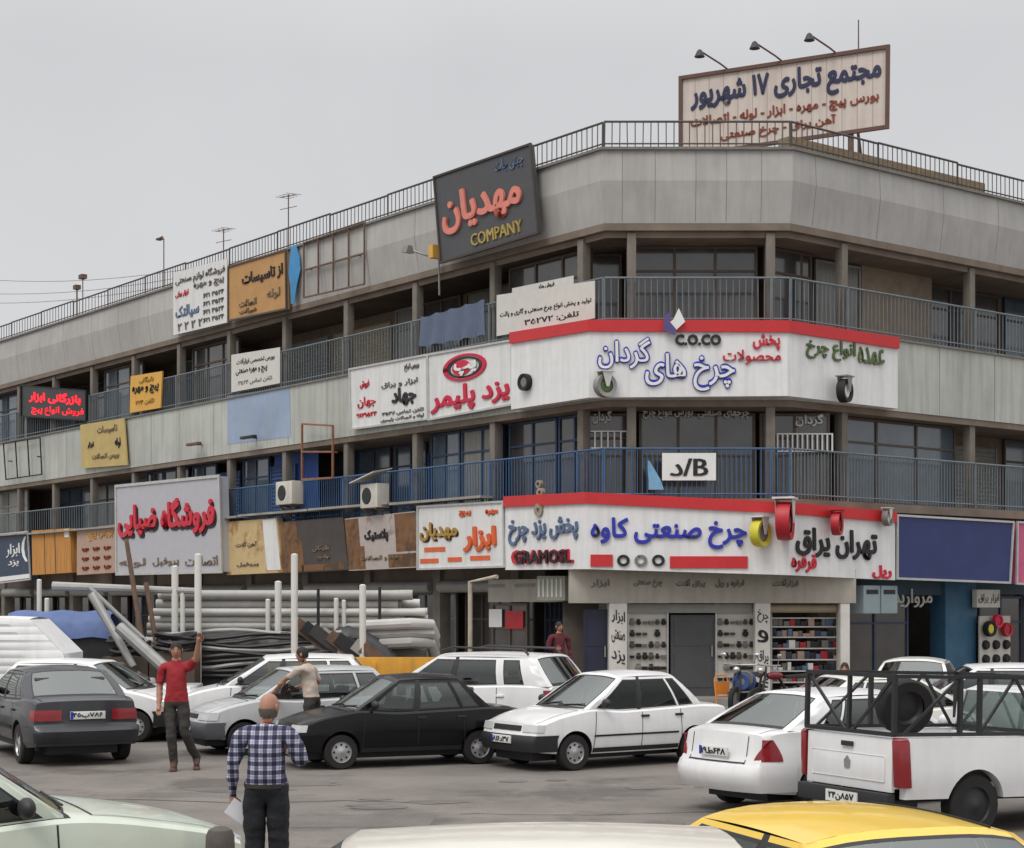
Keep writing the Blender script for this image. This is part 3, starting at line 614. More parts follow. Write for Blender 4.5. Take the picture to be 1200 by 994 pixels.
# castor wheels standing on or fixed to the corner signs (each a real wheel in a fork)
def castor(f, u, v, r_, mt, off, name, label, tyre=black_m, horn=steel_m, facing=0, hgt=1.0, fork=True):
    s_, z = f.px(u, v, off); R_ = thing(name, label, 'castor wheel', f.at(s_, -off, z - r_) @ Matrix.Rotation(facing, 4, 'Z')); w_ = r_ * .36
    m = MB(); m.lathe([(r_ * .62, -w_ * .8), (r_ * .97, -w_), (r_ * hgt, -w_ * .5), (r_ * hgt, w_ * .5), (r_ * .97, w_), (r_ * .62, w_ * .8)], 24, c=(0, 0, r_)); m.build('tyre', tyre, R_)
    m = MB(); m.lathe([(.005, -w_ * .55), (r_ * .2, -w_ * .75), (r_ * .62, -w_ * .5), (r_ * .63, w_ * .5), (.005, w_ * .5)], 20, c=(0, 0, r_)); m.build('hub', mt, R_)
    if fork:
        m = MB()
        for k in (-1, 1): m.hexa([(-r_ * .12, k * w_ * 1.25 - .008, r_ * .9), (r_ * .12, k * w_ * 1.25 - .008, r_ * .9), (r_ * .12, k * w_ * 1.25 + .008, r_ * .9), (-r_ * .12, k * w_ * 1.25 + .008, r_ * .9)], [(-r_ * .5, k * w_ * 1.25 - .008, r_ * 2.15), (r_ * .5, k * w_ * 1.25 - .008, r_ * 2.15), (r_ * .5, k * w_ * 1.25 + .008, r_ * 2.15), (-r_ * .5, k * w_ * 1.25 + .008, r_ * 2.15)])
        m.box(-r_ * .7, r_ * .7, -w_ * 1.6, w_ * 1.6, r_ * 2.15, r_ * 2.25); m.build('fork', horn, R_)
    return R_
yel = mat('yellow_wheel_rubber', srgb(206, 196, 60), .5); redw = mat('red_wheel_rubber', srgb(176, 34, 46), .5); wht = mat('white_fork_paint', srgb(210, 208, 204), .5)
castor(FC, 891, 625, .30, steel_m, .52, 'castor_wheel', 'big yellow display castor wheel fixed on the lower corner sign', yel, wht, .9)
castor(FC, 920, 611, .42, redw, .62, 'castor_wheel', 'big red display castor wheel standing out from the lower corner sign', redw, wht, 1.25)
castor(FR, 981, 614, .26, redw, .5, 'castor_wheel', 'small red castor wheel above the black writing of the lower corner sign', redw, redw, .5)
castor(FR, 1040, 607, .19, wht, .5, 'castor_wheel', 'pale grey castor wheel hung at the end of the lower corner sign', greyl, wht, .3)
castor(FC, 709, 452, .26, greenl, .5, 'castor_wheel', 'pale green castor wheel on the upper corner sign below the blue letters', steel_m, wht, .5)
castor(FR, 990, 458, .27, white_m, .5, 'castor_wheel', 'black tyred castor wheel on the upper corner sign below the green writing', black_m, steel_m, .3)
castor(FL, 615, 448, .2, greyl, .42, 'castor_wheel', 'small black castor wheel on the blank end of the upper corner sign', black_m, steel_m, 0, 1, False)
# emblem crests standing on the trims
r = thing('sign_crest', 'purple and white emblem standing on the red trim of the upper corner sign', 'emblem', FC.at(FC.px(790, 388, .4)[0], -.4, FC.px(790, 388, .4)[1])); m = MB()
m.prism([(-.22, -.03, .1), (0, -.03, -.02), (.24, -.03, .2), (.1, -.03, .5), (-.02, -.03, .25)], [(-.22, .03, .1), (0, .03, -.02), (.24, .03, .2), (.1, .03, .5), (-.02, .03, .25)]); m.build('plate', white_m, r)
m = MB(); m.prism([(-.26, -.05, .02), (.02, -.05, -.1), (.05, -.05, .02), (-.1, -.05, .2), (-.06, -.05, .42), (-.2, -.05, .36)], [(-.26, -.034, .02), (.02, -.034, -.1), (.05, -.034, .02), (-.1, -.034, .2), (-.06, -.034, .42), (-.2, -.034, .36)]); m.build('emblem_shape', mat('purple_emblem', srgb(86, 76, 130), .5), r)
r = thing('sign_crest', 'brown and grey twisted wheel ornament standing on the lower corner sign trim', 'emblem', FL.at(FL.px(631, 605, .4)[0], -.4, FL.px(631, 605, .4)[1])); m = MB()
for k in range(4): m.lathe([(.05, -.05), (.15 - .02 * k, -.05), (.15 - .02 * k, .05), (.05, .05), (.05, -.05)], 16, c=(.04 * (-1) ** k, .02 * k, .14 + .2 * k))
m.build('ornament', mat('grey_brown_ornament', srgb(150, 140, 124), .6, var=.3, scale=14), r)
# lower row of shop signs on the long side
sign(FL, [(-6, 627), (33, 623), (36, 679), (-6, 684)], .28, .2, 'sign_board', 'navy blue shop sign with white crescent writing at the far end of the row', board_navy, alu,
     [('ابزار', .35, .22, .75, .5, white_m), ('(', .8, .1, .95, .62, white_m), ('یزد', .4, .56, .7, .7, white_m), (None, .1, .88, .98, .97, white_m, .012)])
sign(FL, [(37, 622), (82, 619), (84, 671), (38, 674)], .3, .22, 'sign_board', 'sign of bare orange wooden planks beside the navy sign', wood_m, None, [(None, .86, .02, .97, .2, white_m, .012), (None, .6, 0, .62, 1, frame_brown, .008), (None, .33, 0, .345, 1, frame_brown, .008)])
sign(FL, [(90, 620), (135, 615), (136, 671), (90, 674)], .28, .2, 'sign_board', 'faded pinkish board with rows of small marks next to the wooden sign', board_pink, None,
     [('بورس پیچ', .3, .12, .95, .28, board_ora)] + [('مهره', .15 + .28 * i, .42 + .2 * j, .33 + .28 * i, .52 + .2 * j, brownl) for i in range(3) for j in range(3)])
sign(FL, [(136, 570), (257, 558), (260, 670), (137, 673)], .55, .3, 'sign_board', 'big pale grey sign with red raised letters and a light frame', board_grey, alu,
     [('فروشگاه ضیایی', .04, .22, .97, .62, dark_m, .02, .05), ('فروشگاه ضیایی', .03, .19, .96, .59, redl, .06, .04), ('لوله', .03, .83, .3, .93, faintl), ('پروفیل', .37, .83, .62, .93, faintl), ('اتصالات', .68, .83, .97, .93, faintl)], fw=.09)
sign(FL, [(263, 612), (324, 607), (331, 671), (266, 674)], .3, .2, 'sign_board', 'beige peeling sign with brown stains and a white edge strip', board_beige, None, [(None, .74, .02, .98, .95, panel_white, .01), ('آهن آلات', .2, .4, .6, .5, faintl), ('پروفیل', .2, .78, .6, .86, faintl)])
sign(FL, [(328, 612), (402, 606), (408, 668), (332, 672)], .27, .17, 'sign_board', 'dark rusted sign with faint golden writing beside the beige peeling sign', board_blk, None, [(None, 0, .02, .27, .98, rust_patch, .006), (None, .27, .3, .34, .98, rust_patch, .006), (None, .3, .86, .95, .98, rust_patch, .006), ('بازرگانی', .5, .5, .75, .62, faintl), ('لوله یزد', .55, .68, .75, .78, faintl)])
sign(FL, [(404, 608), (486, 599), (489, 665), (409, 669)], .3, .2, 'sign_board', 'rust eaten white sign with bold black writing in its middle', board_rust, None, [(None, 0, .02, .2, .98, rust_patch, .006), (None, .2, .55, .26, .98, rust_patch, .006), (None, .72, .02, 1, .7, rust_patch, .006), (None, .6, .74, 1, .98, rust_patch, .006), ('پلاستیک', .28, .26, .62, .5, dark_m, .02, .05), ('لوله و اتصالات', .2, .74, .75, .84, faintl)])
sign(FL, [(490, 594), (590, 588), (592, 664), (490, 667)], .3, .2, 'sign_board', 'white sign with orange and ochre writing above several orange bars', panel_white, alu,
     [('مهدیان', .03, .26, .48, .56, ochre_l, .03, .04), ('مهدیان', .05, .29, .49, .58, dark_m, .01, .02), ('ابزار', .55, .36, .92, .76, orange_l, .04, .05), ('پیچ', .5, .1, .64, .2, orange_l, .02, .05), ('مهره', .8, .1, .94, .2, orange_l, .02, .05)] +
     [(None, a, b, a + w_, b + .07, orange_l, .015) for a, b, w_ in ((.08, .66, .25), (.03, .84, .22), (.36, .83, .16), (.62, .82, .22))])
sign(FC, [(776, 531), (839, 531), (839, 563), (776, 563)], .1, .03, 'sign_board', 'small white plate with bold black letters hung on the blue corner railing', white_m, None, [('B/د', .14, .2, .86, .84, dark_m, .01, .026)])
r = thing('cloth_strip', 'pale blue cloth hanging on the corner railing beside the white letter plate', 'cloth', FC.at(FC.px(766, 574, .06)[0], -.06, FC.px(766, 574, .06)[1])); m = MB(); m.xf = FC.M; rows = []
for u, v, hw in ((760, 540, 1), (763, 550, 4), (767, 562, 7), (769, 574, 9)):
    (xa, za), (xb, zb) = FC.px(u - hw, v, .06), FC.px(u + hw, v, .06); rows.append([(xa, -.06, za), ((xa + xb) / 2, -.1, za), (xb, -.06, za)])
m.grid(rows); m.build('cloth', mat('pale_blue_cloth', srgb(120, 168, 200), .8), r, inv(r))
sign(FR, [(1051, 604), (1187, 612), (1183, 683), (1051, 678)], .3, .2, 'sign_board', 'plain dark blue sign without writing beside the lower corner sign', board_blue, alu)
sign(FR, [(1192, 612), (1262, 617), (1260, 688), (1191, 684)], .3, .2, 'sign_board', 'magenta pink sign in a pale frame after the plain blue sign', mat('magenta_sign_face', srgb(196, 92, 128), .5), alu)
# rooftop billboard
FBB = Frame((4.236, 42.786), (.899, -.438)); BB = [(0, 15.58), (5.22, 15.62), (5.2, 13.72), (0, 13.62)]
bx, by = 4.236, 42.786
r = thing('rooftop_billboard', 'cream rooftop billboard with navy and brown Persian writing above the corner', 'billboard', FBB.at(2.6, 0, Z3T)); I = inv(r)
m = MB(); m.xf = FBB.M
cream = mat('cream_billboard_sheet', srgb(204, 194, 186), .6, var=.06, streak=.3, dirt=srgb(160, 132, 116))
board(m, BB, 0, .05); m.build('board', cream, r, I)
m = MB(); m.xf = FBB.M; frame_strips(m, BB, -.02, .09, .08); m.build('frame', mat('brown_billboard_frame', srgb(98, 72, 64), .7), r, I)
m = MB(); m.xf = FBB.M
for i in range(1, 14): x, z = qmix(BB, i / 14, 0); x2, z2 = qmix(BB, i / 14, 1); m.box(x - .006, x + .006, -.006, .001, z2, z)
m.build('sheet_joint', mat('billboard_joint', srgb(170, 150, 138), .7), r, I)
for s_, a0, b0, a1, b1, mt, bo in (('مجتمع تجاری ۱۷ شهریور', .05, .08, .97, .5, navyl, .04), ('بورس پیچ - مهره - ابزار - لوله - اتصالات', .05, .52, .96, .7, brownl, .03), ('آهن یراق - چرخ صنعتی', .2, .74, .76, .9, brownl, .03)):
    lettering('lettering', s_, sub(BB, a0, b0, a1, b1), mt, r, I, .01, bo, -.008, FBB.M)
m = MB(); m.xf = FBB.M
for x in (.3, 2.6, 4.3): m.box(x - .05, x + .05, .06, .16, Z3T - .02, 15.4); m.bar((x, .16, 15.0), (x, 1.5, Z3T), .06, .06)
m.box(4.25, 4.37, -.02, .05, Z3T - .02, 13.7); m.build('support', rust_m, r, I)
for i, x in enumerate((1.25, 2.65, 4.0)):
    l = thing('sign_lamp', ['gooseneck lamp reaching out over the navy word nearest the chamfer on the billboard', 'gooseneck lamp in the middle of the billboard top', 'gooseneck lamp beside the thin mast on the billboard top'][i], 'lamp', FBB.at(x, 0, 15.62), 'lamps along the billboard top')
    m = MB(); m.tube([(0, .03, 0), (-.15, -.2, .12), (-.45, -.75, .30)], .022, 6); m.build('arm', rust_m, l)
    m = MB(); m.lathe([(.02, .1), (.06, .07), (.13, -.08), (.02, -.06)], 14, axis='z', c=(-.47, -.8, .24)); m.build('lamp_head', dark_m, l)
r = thing('antenna_mast', 'thin bare mast rising behind the rooftop billboard', 'antenna', FBB.at(4.35, .6, Z3T)); m = MB(); m.tube([(0, 0, 0), (0, 0, 4.1)], [.03, .015], 6); m.build('mast', rust_m, r)
# antennas and poles along the roof edge
for u, vt, hb, lab, kind in ((338, 228, 2.0, 'tall roof antenna with cross bars behind the blue cloth strip', 1), (262, 268, 1.2, 'short roof antenna with one cross bar above the white fascia sign', 1), (192, 281, 1.6, 'roof pole with a curved lamp head near the white fascia sign', 2), (97, 327, .6, 'pair of short roof poles with small square boxes on top', 3)):
    s_, z = FL.px(u, vt, -.25); r = thing('roof_antenna', lab, 'antenna', FL.at(s_, .25, Z3T)); h = z - Z3T; m = MB(); m.tube([(0, 0, 0), (0, 0, h)], .02, 6)
    if kind == 1:
        for k, z_ in enumerate((h - .05, h - .4)): m.tube([(-.3, -.1, z_), (.3, .1, z_ + .02)], .011, 5)
        for k in range(4): m.tube([(-.3 + .2 * k, -.25, h - .05), (-.3 + .2 * k, .25, h - .03)], .008, 5)
    if kind == 2: m.tube([(0, 0, h), (-.1, 0, h + .12), (-.3, 0, h + .1)], .025, 6); m.box(-.42, -.22, -.08, .08, h + .04, h + .1)
    if kind == 3: m.tube([(-.5, 0, 0), (-.5, 0, h - .3)], .03, 6); m.box(-.62, -.38, -.1, .1, h - .3, h - .15); m.box(-.15, .15, -.1, .1, h, h + .15)
    m.build('mast', rust_m, r)
cable_m = mat('overhead_cable', srgb(158, 156, 158), .8)
for v0, v1, lab in ((322, 296, 'highest of three thin cables crossing the sky'), (340, 300, 'middle one of three thin cables crossing the sky'), (352, 304, 'lowest of three thin cables crossing the sky')):
    a, b = at(-60, v0 + 3, 75), FL.M @ Vector((FL.px(335, v1, -3)[0], 3, FL.px(335, v1, -3)[1])); P = [a.lerp(b, k / 12) - Vector((0, 0, .5 * math.sin(math.pi * k / 12))) for k in range(13)]
    r = thing('power_cable', lab, 'cable', T(*a), 'overhead cables'); m = MB(); m.tube(P, .014, 5); m.build('wire', cable_m, r, inv(r))
# spotlight with yellow box on the gallery soffit
s_, z = FL.px(515, 304, .1); r = thing('floodlight', 'grey floodlight on a bent arm with an orange box under the charcoal sign', 'lamp', FL.at(s_, -.1, z)); m = MB()
m.tube([(0, 0, -.9), (0, -.02, .0), (-.15, -.4, .1), (-.38, -.6, .22)], .028, 6); m.build('arm', steel_m, r)
m = MB(); m.hexa([(-.55, -.8, .16), (-.3, -.8, .12), (-.3, -.55, .12), (-.55, -.55, .16)], [(-.52, -.72, .34), (-.33, -.72, .32), (-.33, -.6, .32), (-.52, -.6, .34)]); m.build('lamp_head', greyl, r)
m = MB(); m.box(.02, .2, -.35, -.15, -.02, .3); m.build('box', board_ora, r)
# small brackets lamps on middle fascia bottom
for u, v, mt, lab in ((230, 521, rust_m, 'rusty flat lamp arm sticking out below the middle fascia'), (294, 513, dark_m, 'black flat lamp arm below the pale blue fascia panel')):
    s_, z = FL.px(u, v, .2); r = thing('lamp_arm', lab, 'lamp', FL.at(s_, -.0, z)); m = MB(); m.box(-.4, .4, -.35, -.22, -.03, .05); m.box(-.03, .03, -.25, .0, -.02, .02); m.build('housing', mt, r, bevel=.008)
# air conditioners
ac_w = mat('air_conditioner_casing', srgb(206, 202, 192), .5, var=.06, streak=.2)
def aircon(u0, v0, u1, v1, label, canopy):
    off = .55; (xa, za), (xb, zb) = FL.px(u0, v1, off), FL.px(u1, v0, off); wd, h = xb - xa, zb - za
    r = thing('air_conditioner', label, 'air conditioner', FL.at((xa + xb) / 2, -off, za)); m = MB(); m.box(-wd / 2, wd / 2, 0, .38, 0, h); m.build('casing', ac_w, r, bevel=.02)
    m = MB(); m.lathe([(.02, -.02), (.2, -.02), (.22, -.006), (.22, .01)], 20, c=(-wd * .12, 0, h * .5)); 
    m.build('fan_grille', dark_m, r)
    m = MB()
    for x in (-wd * .35, wd * .35): m.box(x - .025, x + .025, .02, .5, -.05, -.004); m.bar((x, .05, -.03), (x, .5, -.35), .04, .04)
    m.build('bracket', rust_m, r)
    if canopy: m = MB(); m.hexa([(-wd * .8, -.18, h + .03), (wd * .6, -.18, h + .26), (wd * .6, .42, h + .38), (-wd * .8, .42, h + .12)], [(-wd * .8, -.18, h + .06), (wd * .6, -.18, h + .29), (wd * .6, .42, h + .41), (-wd * .8, .42, h + .15)]); m.build('rain_cover', ac_w, r)
aircon(323, 563, 342, 592, 'white air conditioner box fixed to the first gallery railing', False)
aircon(422, 566, 442, 596, 'cream air conditioner under a tilted white cover on the first gallery', True)
# thin canopy edge above the lower signs
m = MB(); m.xf = FL.M
for s0 in range(-40, -4, 4): m.box(s0 + .03, s0 + 3.97, -.42, -.02, 4.97 + .02 * math.sin(s0), 5.03 + .02 * math.sin(s0))
m.build('canopy', mat('dusty_canopy_sheet', srgb(150, 146, 138), .7, var=.2, scale=2), BLD, BI)
# steel post with bent arm beside the corner shop
s_, z = FL.px(551, 682, 1.2); r = thing('steel_post', 'rusty white steel post with a bent top arm beside the corner shop', 'post', FL.at(s_, -1.2, .13)); m = MB()
m.tube([(0, 0, 0), (0, 0, z - .13), (.9, .1, z - .02)], .055, 8); m.build('post', mat('chipped_white_post', srgb(186, 176, 160), .7, var=.2, scale=5), r)

# sheets hung along the galleries
def hung_sheet(f, pts, off, lab, mt):
    q = quad(f, pts, off); r = thing('hung_sheet', lab, 'sheet', f.at(q[3][0], -off, q[3][1])); m = MB(); m.xf = f.M; A, Bk = [], []
    for j in range(7):
        ra, rb = [], []
        for i in range(25):
            x, z = qmix(q, i / 24, j / 6); d = .045 * math.sin(i * 1.1 + .3 * j) * (.3 + j / 6); zz = z - .05 * abs(math.sin(i * .55)) * (1 if j == 0 else .4); ra.append((x, -off - d, zz)); rb.append((x, -off - d + .015, zz))
        A.append(ra); Bk.append(rb)
    m.grid(A); m.grid(Bk); m.build('cloth', mt, r, inv(r), smooth=70)
hung_sheet(FL, [(493, 371), (568, 350), (569, 392), (493, 406)], .06, 'grey blue sheet hung over the top gallery railing below the floodlight', mat('grey_blue_sheet', srgb(92, 104, 126), .8, var=.1))
hung_sheet(FL, [(322, 522), (374, 516), (374, 596), (322, 600)], -.6, 'deep blue sheet hung inside the first gallery behind the air conditioner', mat('deep_blue_sheet', srgb(44, 76, 140), .7, var=.12))
# ------------------------------------------------------------------ corner shop on the ground floor
FS = Frame((FC.M @ Vector((-.4, .35, 0)))[:2], (1, .10))     # shop front plane behind the sign
def sp(u, v, off=0): return FS.px(u, v, off)
lint_m = mat('beige_lintel_panel', srgb(180, 174, 163), .6, var=.08, streak=.2)
m = MB(); m.xf = FS.M; (xa, za), (xb, zb) = sp(668, 690), sp(1003, 690); zt_, zl = 3.2, 2.42
m.box(xa, xb, -.02, .3, zl, zt_); m.build('lintel', lint_m, BLD, BI, bevel=.01)
for s_, u0, u1 in (('ابزار', 692, 714), ('چرخ صنعتی', 742, 776), ('یراق آلات', 792, 826), ('قرقره و ریل', 838, 872), ('ابزارآلات', 905, 935)):
    lettering('lettering', s_, [sp(u0, 679), sp(u1, 679), sp(u1, 689), sp(u0, 689)], greyl, BLD, BI, .01, .03, -.022, FS.M)
wp = mat('white_tiled_pillar', srgb(214, 210, 204), .5, var=.08)
for u0, u1, word in ((714, 735, 'ابزار صنعتی'), (885, 903, 'چرخ و یراق'), (985, 996, None)):
    (x0, _), (x1, _) = sp(u0, 700), sp(u1, 700); m = MB(); m.xf = FS.M; m.box(x0, x1, .0, .35, .3, zl); m.build('shop_pillar', wp, BLD, BI, bevel=.01)
    if word:
        for k, wd in enumerate(word.split() + ['یزد', 'بورس']):
            z1 = zl - .12 - k * .45; lettering('lettering', wd, [(x0 + .05, z1), (x1 - .05, z1 - .08), (x1 - .05, z1 - .38), (x0 + .05, z1 - .3)], dark_m, BLD, BI, .006, .02, -.002, FS.M)
def door(u0, u1, zt1, mt, y=.25, hand=True, name='door'):
    (x0, _), (x1, _) = sp(u0, 700, -y), sp(u1, 700, -y); m = MB(); m.xf = FS.M; m.box(x0, x1, y, y + .05, .3, zt1)
    for k in range(2): m.box(x0 + .08, x1 - .08, y - .015, y - .001, .5 + k * .95, 1.3 + k * .8)
    o = m.build(name, mt, BLD, BI)
    if hand: m = MB(); m.xf = FS.M; m.box(x1 - .1, x1 - .07, y - .07, y - .016, 1.2, 1.45); m.build('handle', steel_m, o, BI)
    return o
navy_door = mat('navy_steel_door', srgb(38, 42, 62), .5)
door(684, 713, 2.28, navy_door); door(786, 838, 2.15, mat('grey_steel_door', srgb(78, 78, 80), .5), .3)
(x0, _), (x1, _) = sp(684, 700), sp(1000, 700)
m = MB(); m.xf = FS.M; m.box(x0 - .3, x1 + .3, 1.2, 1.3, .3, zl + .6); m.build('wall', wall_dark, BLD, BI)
m = MB(); m.xf = FS.M; (xa, _), (xb, _) = sp(736, 700), sp(884, 700); m.box(xa, xb, .2, .26, 2.2, 2.4); m.build('shutter_box', shut_grey, BLD, BI)
m = MB(); m.xf = FS.M; (xc, _), (xd, _) = sp(904, 700), sp(984, 700); m.lathe([(.01, xc), (.1, xc), (.1, xd), (.01, xd)], 12, axis='x', c=(0, .3, 2.3)); m.build('shutter_roll', shut_beige, BLD, BI)
# pegboards with wheels
peg = mat('white_pegboard', srgb(196, 192, 184), .6, var=.06)
def pegboard(u0, u1, v0, nx, nz, label, blue):
    (x0, z1), (x1, _) = sp(u0, v0, -.28), sp(u1, v0, -.28); r = thing('display_board', label, 'display board', FS.at((x0 + x1) / 2, .28, .3)); wd = x1 - x0; h = z1 - .3
    m = MB(); m.box(-wd / 2, wd / 2, 0, .04, 0, h); m.build('board', peg, r)
    m = MB(); m.box(-wd / 2 + .05, wd / 2 - .05, -.02, -.001, h - .24, h - .05); m.build('header', navy_door, r)
    rr = random.Random(nx * 7)
    for i in range(nx):
        for j in range(nz):
            x = -wd / 2 + wd * (i + .5) / nx; z = (h - .35) * (j + .5) / nz; q = .062 * rr.uniform(.7, 1.15)
            if rr.random() < .12: continue
            m = MB(); 
            if rr.random() < .6: m.lathe([(.01, -.08), (q * .5, -.08), (q, -.06), (q, -.005)], 12, c=(x, 0, z)); m.box(x - q * .6, x + q * .6, -.06, -.004, z + q, z + q * 1.5)
            else: m.box(x - q, x + q, -.06, -.004, z - q * .6, z + q * .6); m.lathe([(.01, -.09), (q * .6, -.09), (q * .6, -.062)], 10, c=(x, 0, z))
            m.build('hung_wheel', rr.choice([black_m, dark_m, greyl, frame_brown]), r)
    m = MB(); m.box(-wd / 2 - .04, -wd / 2 - .002, -.04, .05, 0, h); m.box(wd / 2 + .002, wd / 2 + .04, -.04, .05, 0, h); m.build('frame', alu, r)
pegboard(737, 781, 705, 6, 7, 'white display board of dark wheels between the lettered pillar and the grey door', True)
pegboard(840, 884, 705, 6, 7, 'white display board of dark wheels between the grey door and the second lettered pillar', True)
# open shelf with stock
(x0, _), (x1, _) = sp(905, 700, -.5), sp(984, 700, -.5); r = thing('shop_shelf', 'open shop shelf packed with small red, white and dark boxes', 'shelf', FS.at((x0 + x1) / 2, .5, .3)); wd = x1 - x0
m = MB(); zs = [0, .28, .54, .8, 1.06, 1.32, 1.56, 1.76]
for z in zs: m.box(-wd / 2, wd / 2, 0, .4, z, z + .03)
m.box(-wd / 2 - .03, -wd / 2 - .001, 0, .4, 0, 1.95); m.box(wd / 2 + .001, wd / 2 + .03, 0, .4, 0, 1.95); m.build('rack', wht, r)
rr = random.Random(4); cols = [redw, white_m, dark_m, board_navy, greyl, board_pink, steelblue_m]
for z in zs[:-1]:
    x = -wd / 2 + .03
    while x < wd / 2 - .12:
        bw = rr.uniform(.07, .17); bh = rr.uniform(.07, .19); m = MB(); m.box(x, x + bw, rr.uniform(.0, .08), .3, z + .032, z + .032 + bh)
        b_ = m.build('stock_box', rr.choice(cols), r, bevel=.004); x += bw + .012
# left neighbour of the corner door: small shop window with posters
(x0, z1), (x1, _) = FL.px(570, 712, -.55), FL.px(676, 712, -.55)
m = MB(); m.xf = FL.M; m.box(x0, x1 - .1, .6, 1.0, 2.45, 3.0); m.build('lintel', lint_m, BLD, BI)
window(FL, x0 + .05, x0 + (x1 - x0) * .42, .32, 2.42, .75, frame_brown, pane_m, 2, 2, 'shop_front')
for u0, v0, u1, v1, mt, lab in ((573, 714, 588, 735, white_m, 'white paper notice stuck on the dark shop window'), (592, 716, 613, 737, redw, 'red poster stuck on the dark shop window')):
    q = quad(FL, [(u0, v0), (u1, v0), (u1, v1), (u0, v1)], -.66); r = thing('poster', lab, 'poster', FL.at(q[3][0], .66, q[3][1])); m = MB(); m.xf = FL.M; board(m, q, .66, .008); m.build('sheet', mt, r, inv(r))
q = quad(FL, [(629, 675), (662, 675), (662, 704), (629, 704)], .0)
r = thing('evaporative_cooler', 'grey louvred cooler unit hung under the lower corner sign', 'cooler', FL.at(q[3][0] + .3, .1, q[3][1])); m = MB(); m.xf = FL.M; m.hexa([(q[3][0], .0, q[3][1]), (q[2][0], .0, q[2][1]), (q[2][0], .55, q[2][1]), (q[3][0], .55, q[3][1])], [(q[0][0], .0, q[0][1]), (q[1][0], .0, q[1][1]), (q[1][0], .55, q[1][1]), (q[0][0], .55, q[0][1])]); m.build('casing', mat('cooler_casing', srgb(148, 148, 136), .6, var=.1), r, inv(r), bevel=.015)
m = MB(); m.xf = FL.M
for k in range(6): x = q[3][0] + (q[2][0] - q[3][0]) * (k + .6) / 6.4; m.box(x - .03, x + .03, -.015, -.002, q[3][1] + .08, q[0][1] - .08)
m.build('louvre', pale_m, r, inv(r))
# right-hand shops: small sign box, wheel display
(x0, z1), (x1, z0) = FR.px(1145, 691, -.4), FR.px(1172, 712, -.4)
r = thing('light_box', 'small cream sign box above the wheel display', 'sign', FR.at((x0 + x1) / 2, .4, z0)); m = MB(); m.xf = FR.M; m.box(x0, x1, .4, .55, z0, z1); m.build('box', banner_w, r, inv(r), bevel=.01)
lettering('lettering', 'ابزار یراق', [(x0 + .05, z1 - .1), (x1 - .05, z1 - .1), (x1 - .05, z0 + .1), (x0 + .05, z0 + .1)], faintl, r, inv(r), .006, .02, .398, FR.M)
q_ = quad(FR, [(1148, 722), (1184, 722), (1184, 812), (1148, 812)], -.45)
r = thing('display_board', 'white board of dark wheels below the cream sign box', 'display board', FR.at((q_[0][0] + q_[1][0]) / 2, .45, .3)); wd = q_[1][0] - q_[0][0]; m = MB(); m.box(-wd / 2, wd / 2, 0, .04, 0, q_[0][1] - .3); m.build('board', peg, r)
for i in range(3):
    for j in range(3): m = MB(); m.lathe([(.01, -.09), (.1, -.09), (.12, -.05), (.12, -.004)], 14, c=(-wd / 2 + wd * (i + .5) / 3, 0, .35 + .36 * j)); m.build('hung_wheel', black_m, r)
for u, v, rr_, mt, lab in ((1160, 737, .2, yel, 'black tyred wheel with yellow hub hung on the wheel board'), (1169, 728, .17, crim_m, 'crimson wheel hung above the red wheel at the wheel board'), (1180, 738, .18, redw, 'red wheel hung at the edge of the wheel board')):
    castor(FR, u, v, rr_, mt, -.3, 'castor_wheel', lab, black_m if mt is yel else mt, steel_m, 0, 1, False)['category'] = 'wheel'
r = thing('air_conditioner', 'pale blue grey twin air conditioner under the end of the lower corner sign', 'air conditioner', FR.at(FR.px(1030, 718, .1)[0], -.1, 2.3)); (x0, z1), (x1, z0) = FR.px(1012, 686, .1), FR.px(1052, 719, .1)
m = MB(); m.xf = FR.M; xm = (x0 + x1) / 2; m.box(x0, xm - .02, -.1, .4, z0, z1); m.box(xm + .02, x1, -.1, .4, z0, z1); m.build('casing', mat('blue_grey_casing', srgb(150, 166, 172), .5, var=.1), r, inv(r), bevel=.02)
m = MB(); m.xf = FR.M; 
for a, b in ((x0, xm), (xm, x1)): m.box(a + .1, b - .1, -.112, -.102, z1 - .2, z1 - .1)
m.build('vent_grille', dark_m, r, inv(r))
# ------------------------------------------------------------------ cars
def paint(name, col, coat=.6, dirt=.1, rough=.36): return mat(name, col, rough, var=.05, scale=1.5, coat=coat, streak=dirt, dirt=srgb(140, 132, 122))
P_WHITE = paint('white_car_paint', srgb(228, 228, 228)); P_WHITE2 = paint('warm_white_car_paint', srgb(222, 220, 214)); P_SILVER = paint('silver_car_paint', srgb(186, 188, 190))
P_GREY = paint('graphite_car_paint', srgb(40, 42, 48), coat=.3, dirt=.04); P_BLACK = mat('black_car_paint', (.004, .0042, .005), .22, var=.02, spec=.35); P_GREEN = paint('pale_green_car_paint', srgb(202, 211, 197)); P_YEL = paint('yellow_taxi_paint', srgb(234, 194, 58)); P_CREAM = paint('cream_car_paint', srgb(216, 212, 200))
trim_m = mat('black_plastic_trim', srgb(38, 38, 40), .55); bump_grey = mat('grey_plastic_bumper', srgb(84, 86, 90), .6); cab_m = mat('dark_cabin_lining', srgb(46, 44, 44), .9); liner_m = mat('grey_headlining', srgb(120, 118, 114), .9); seat_m = mat('grey_seat_cloth', srgb(88, 84, 80), .9)
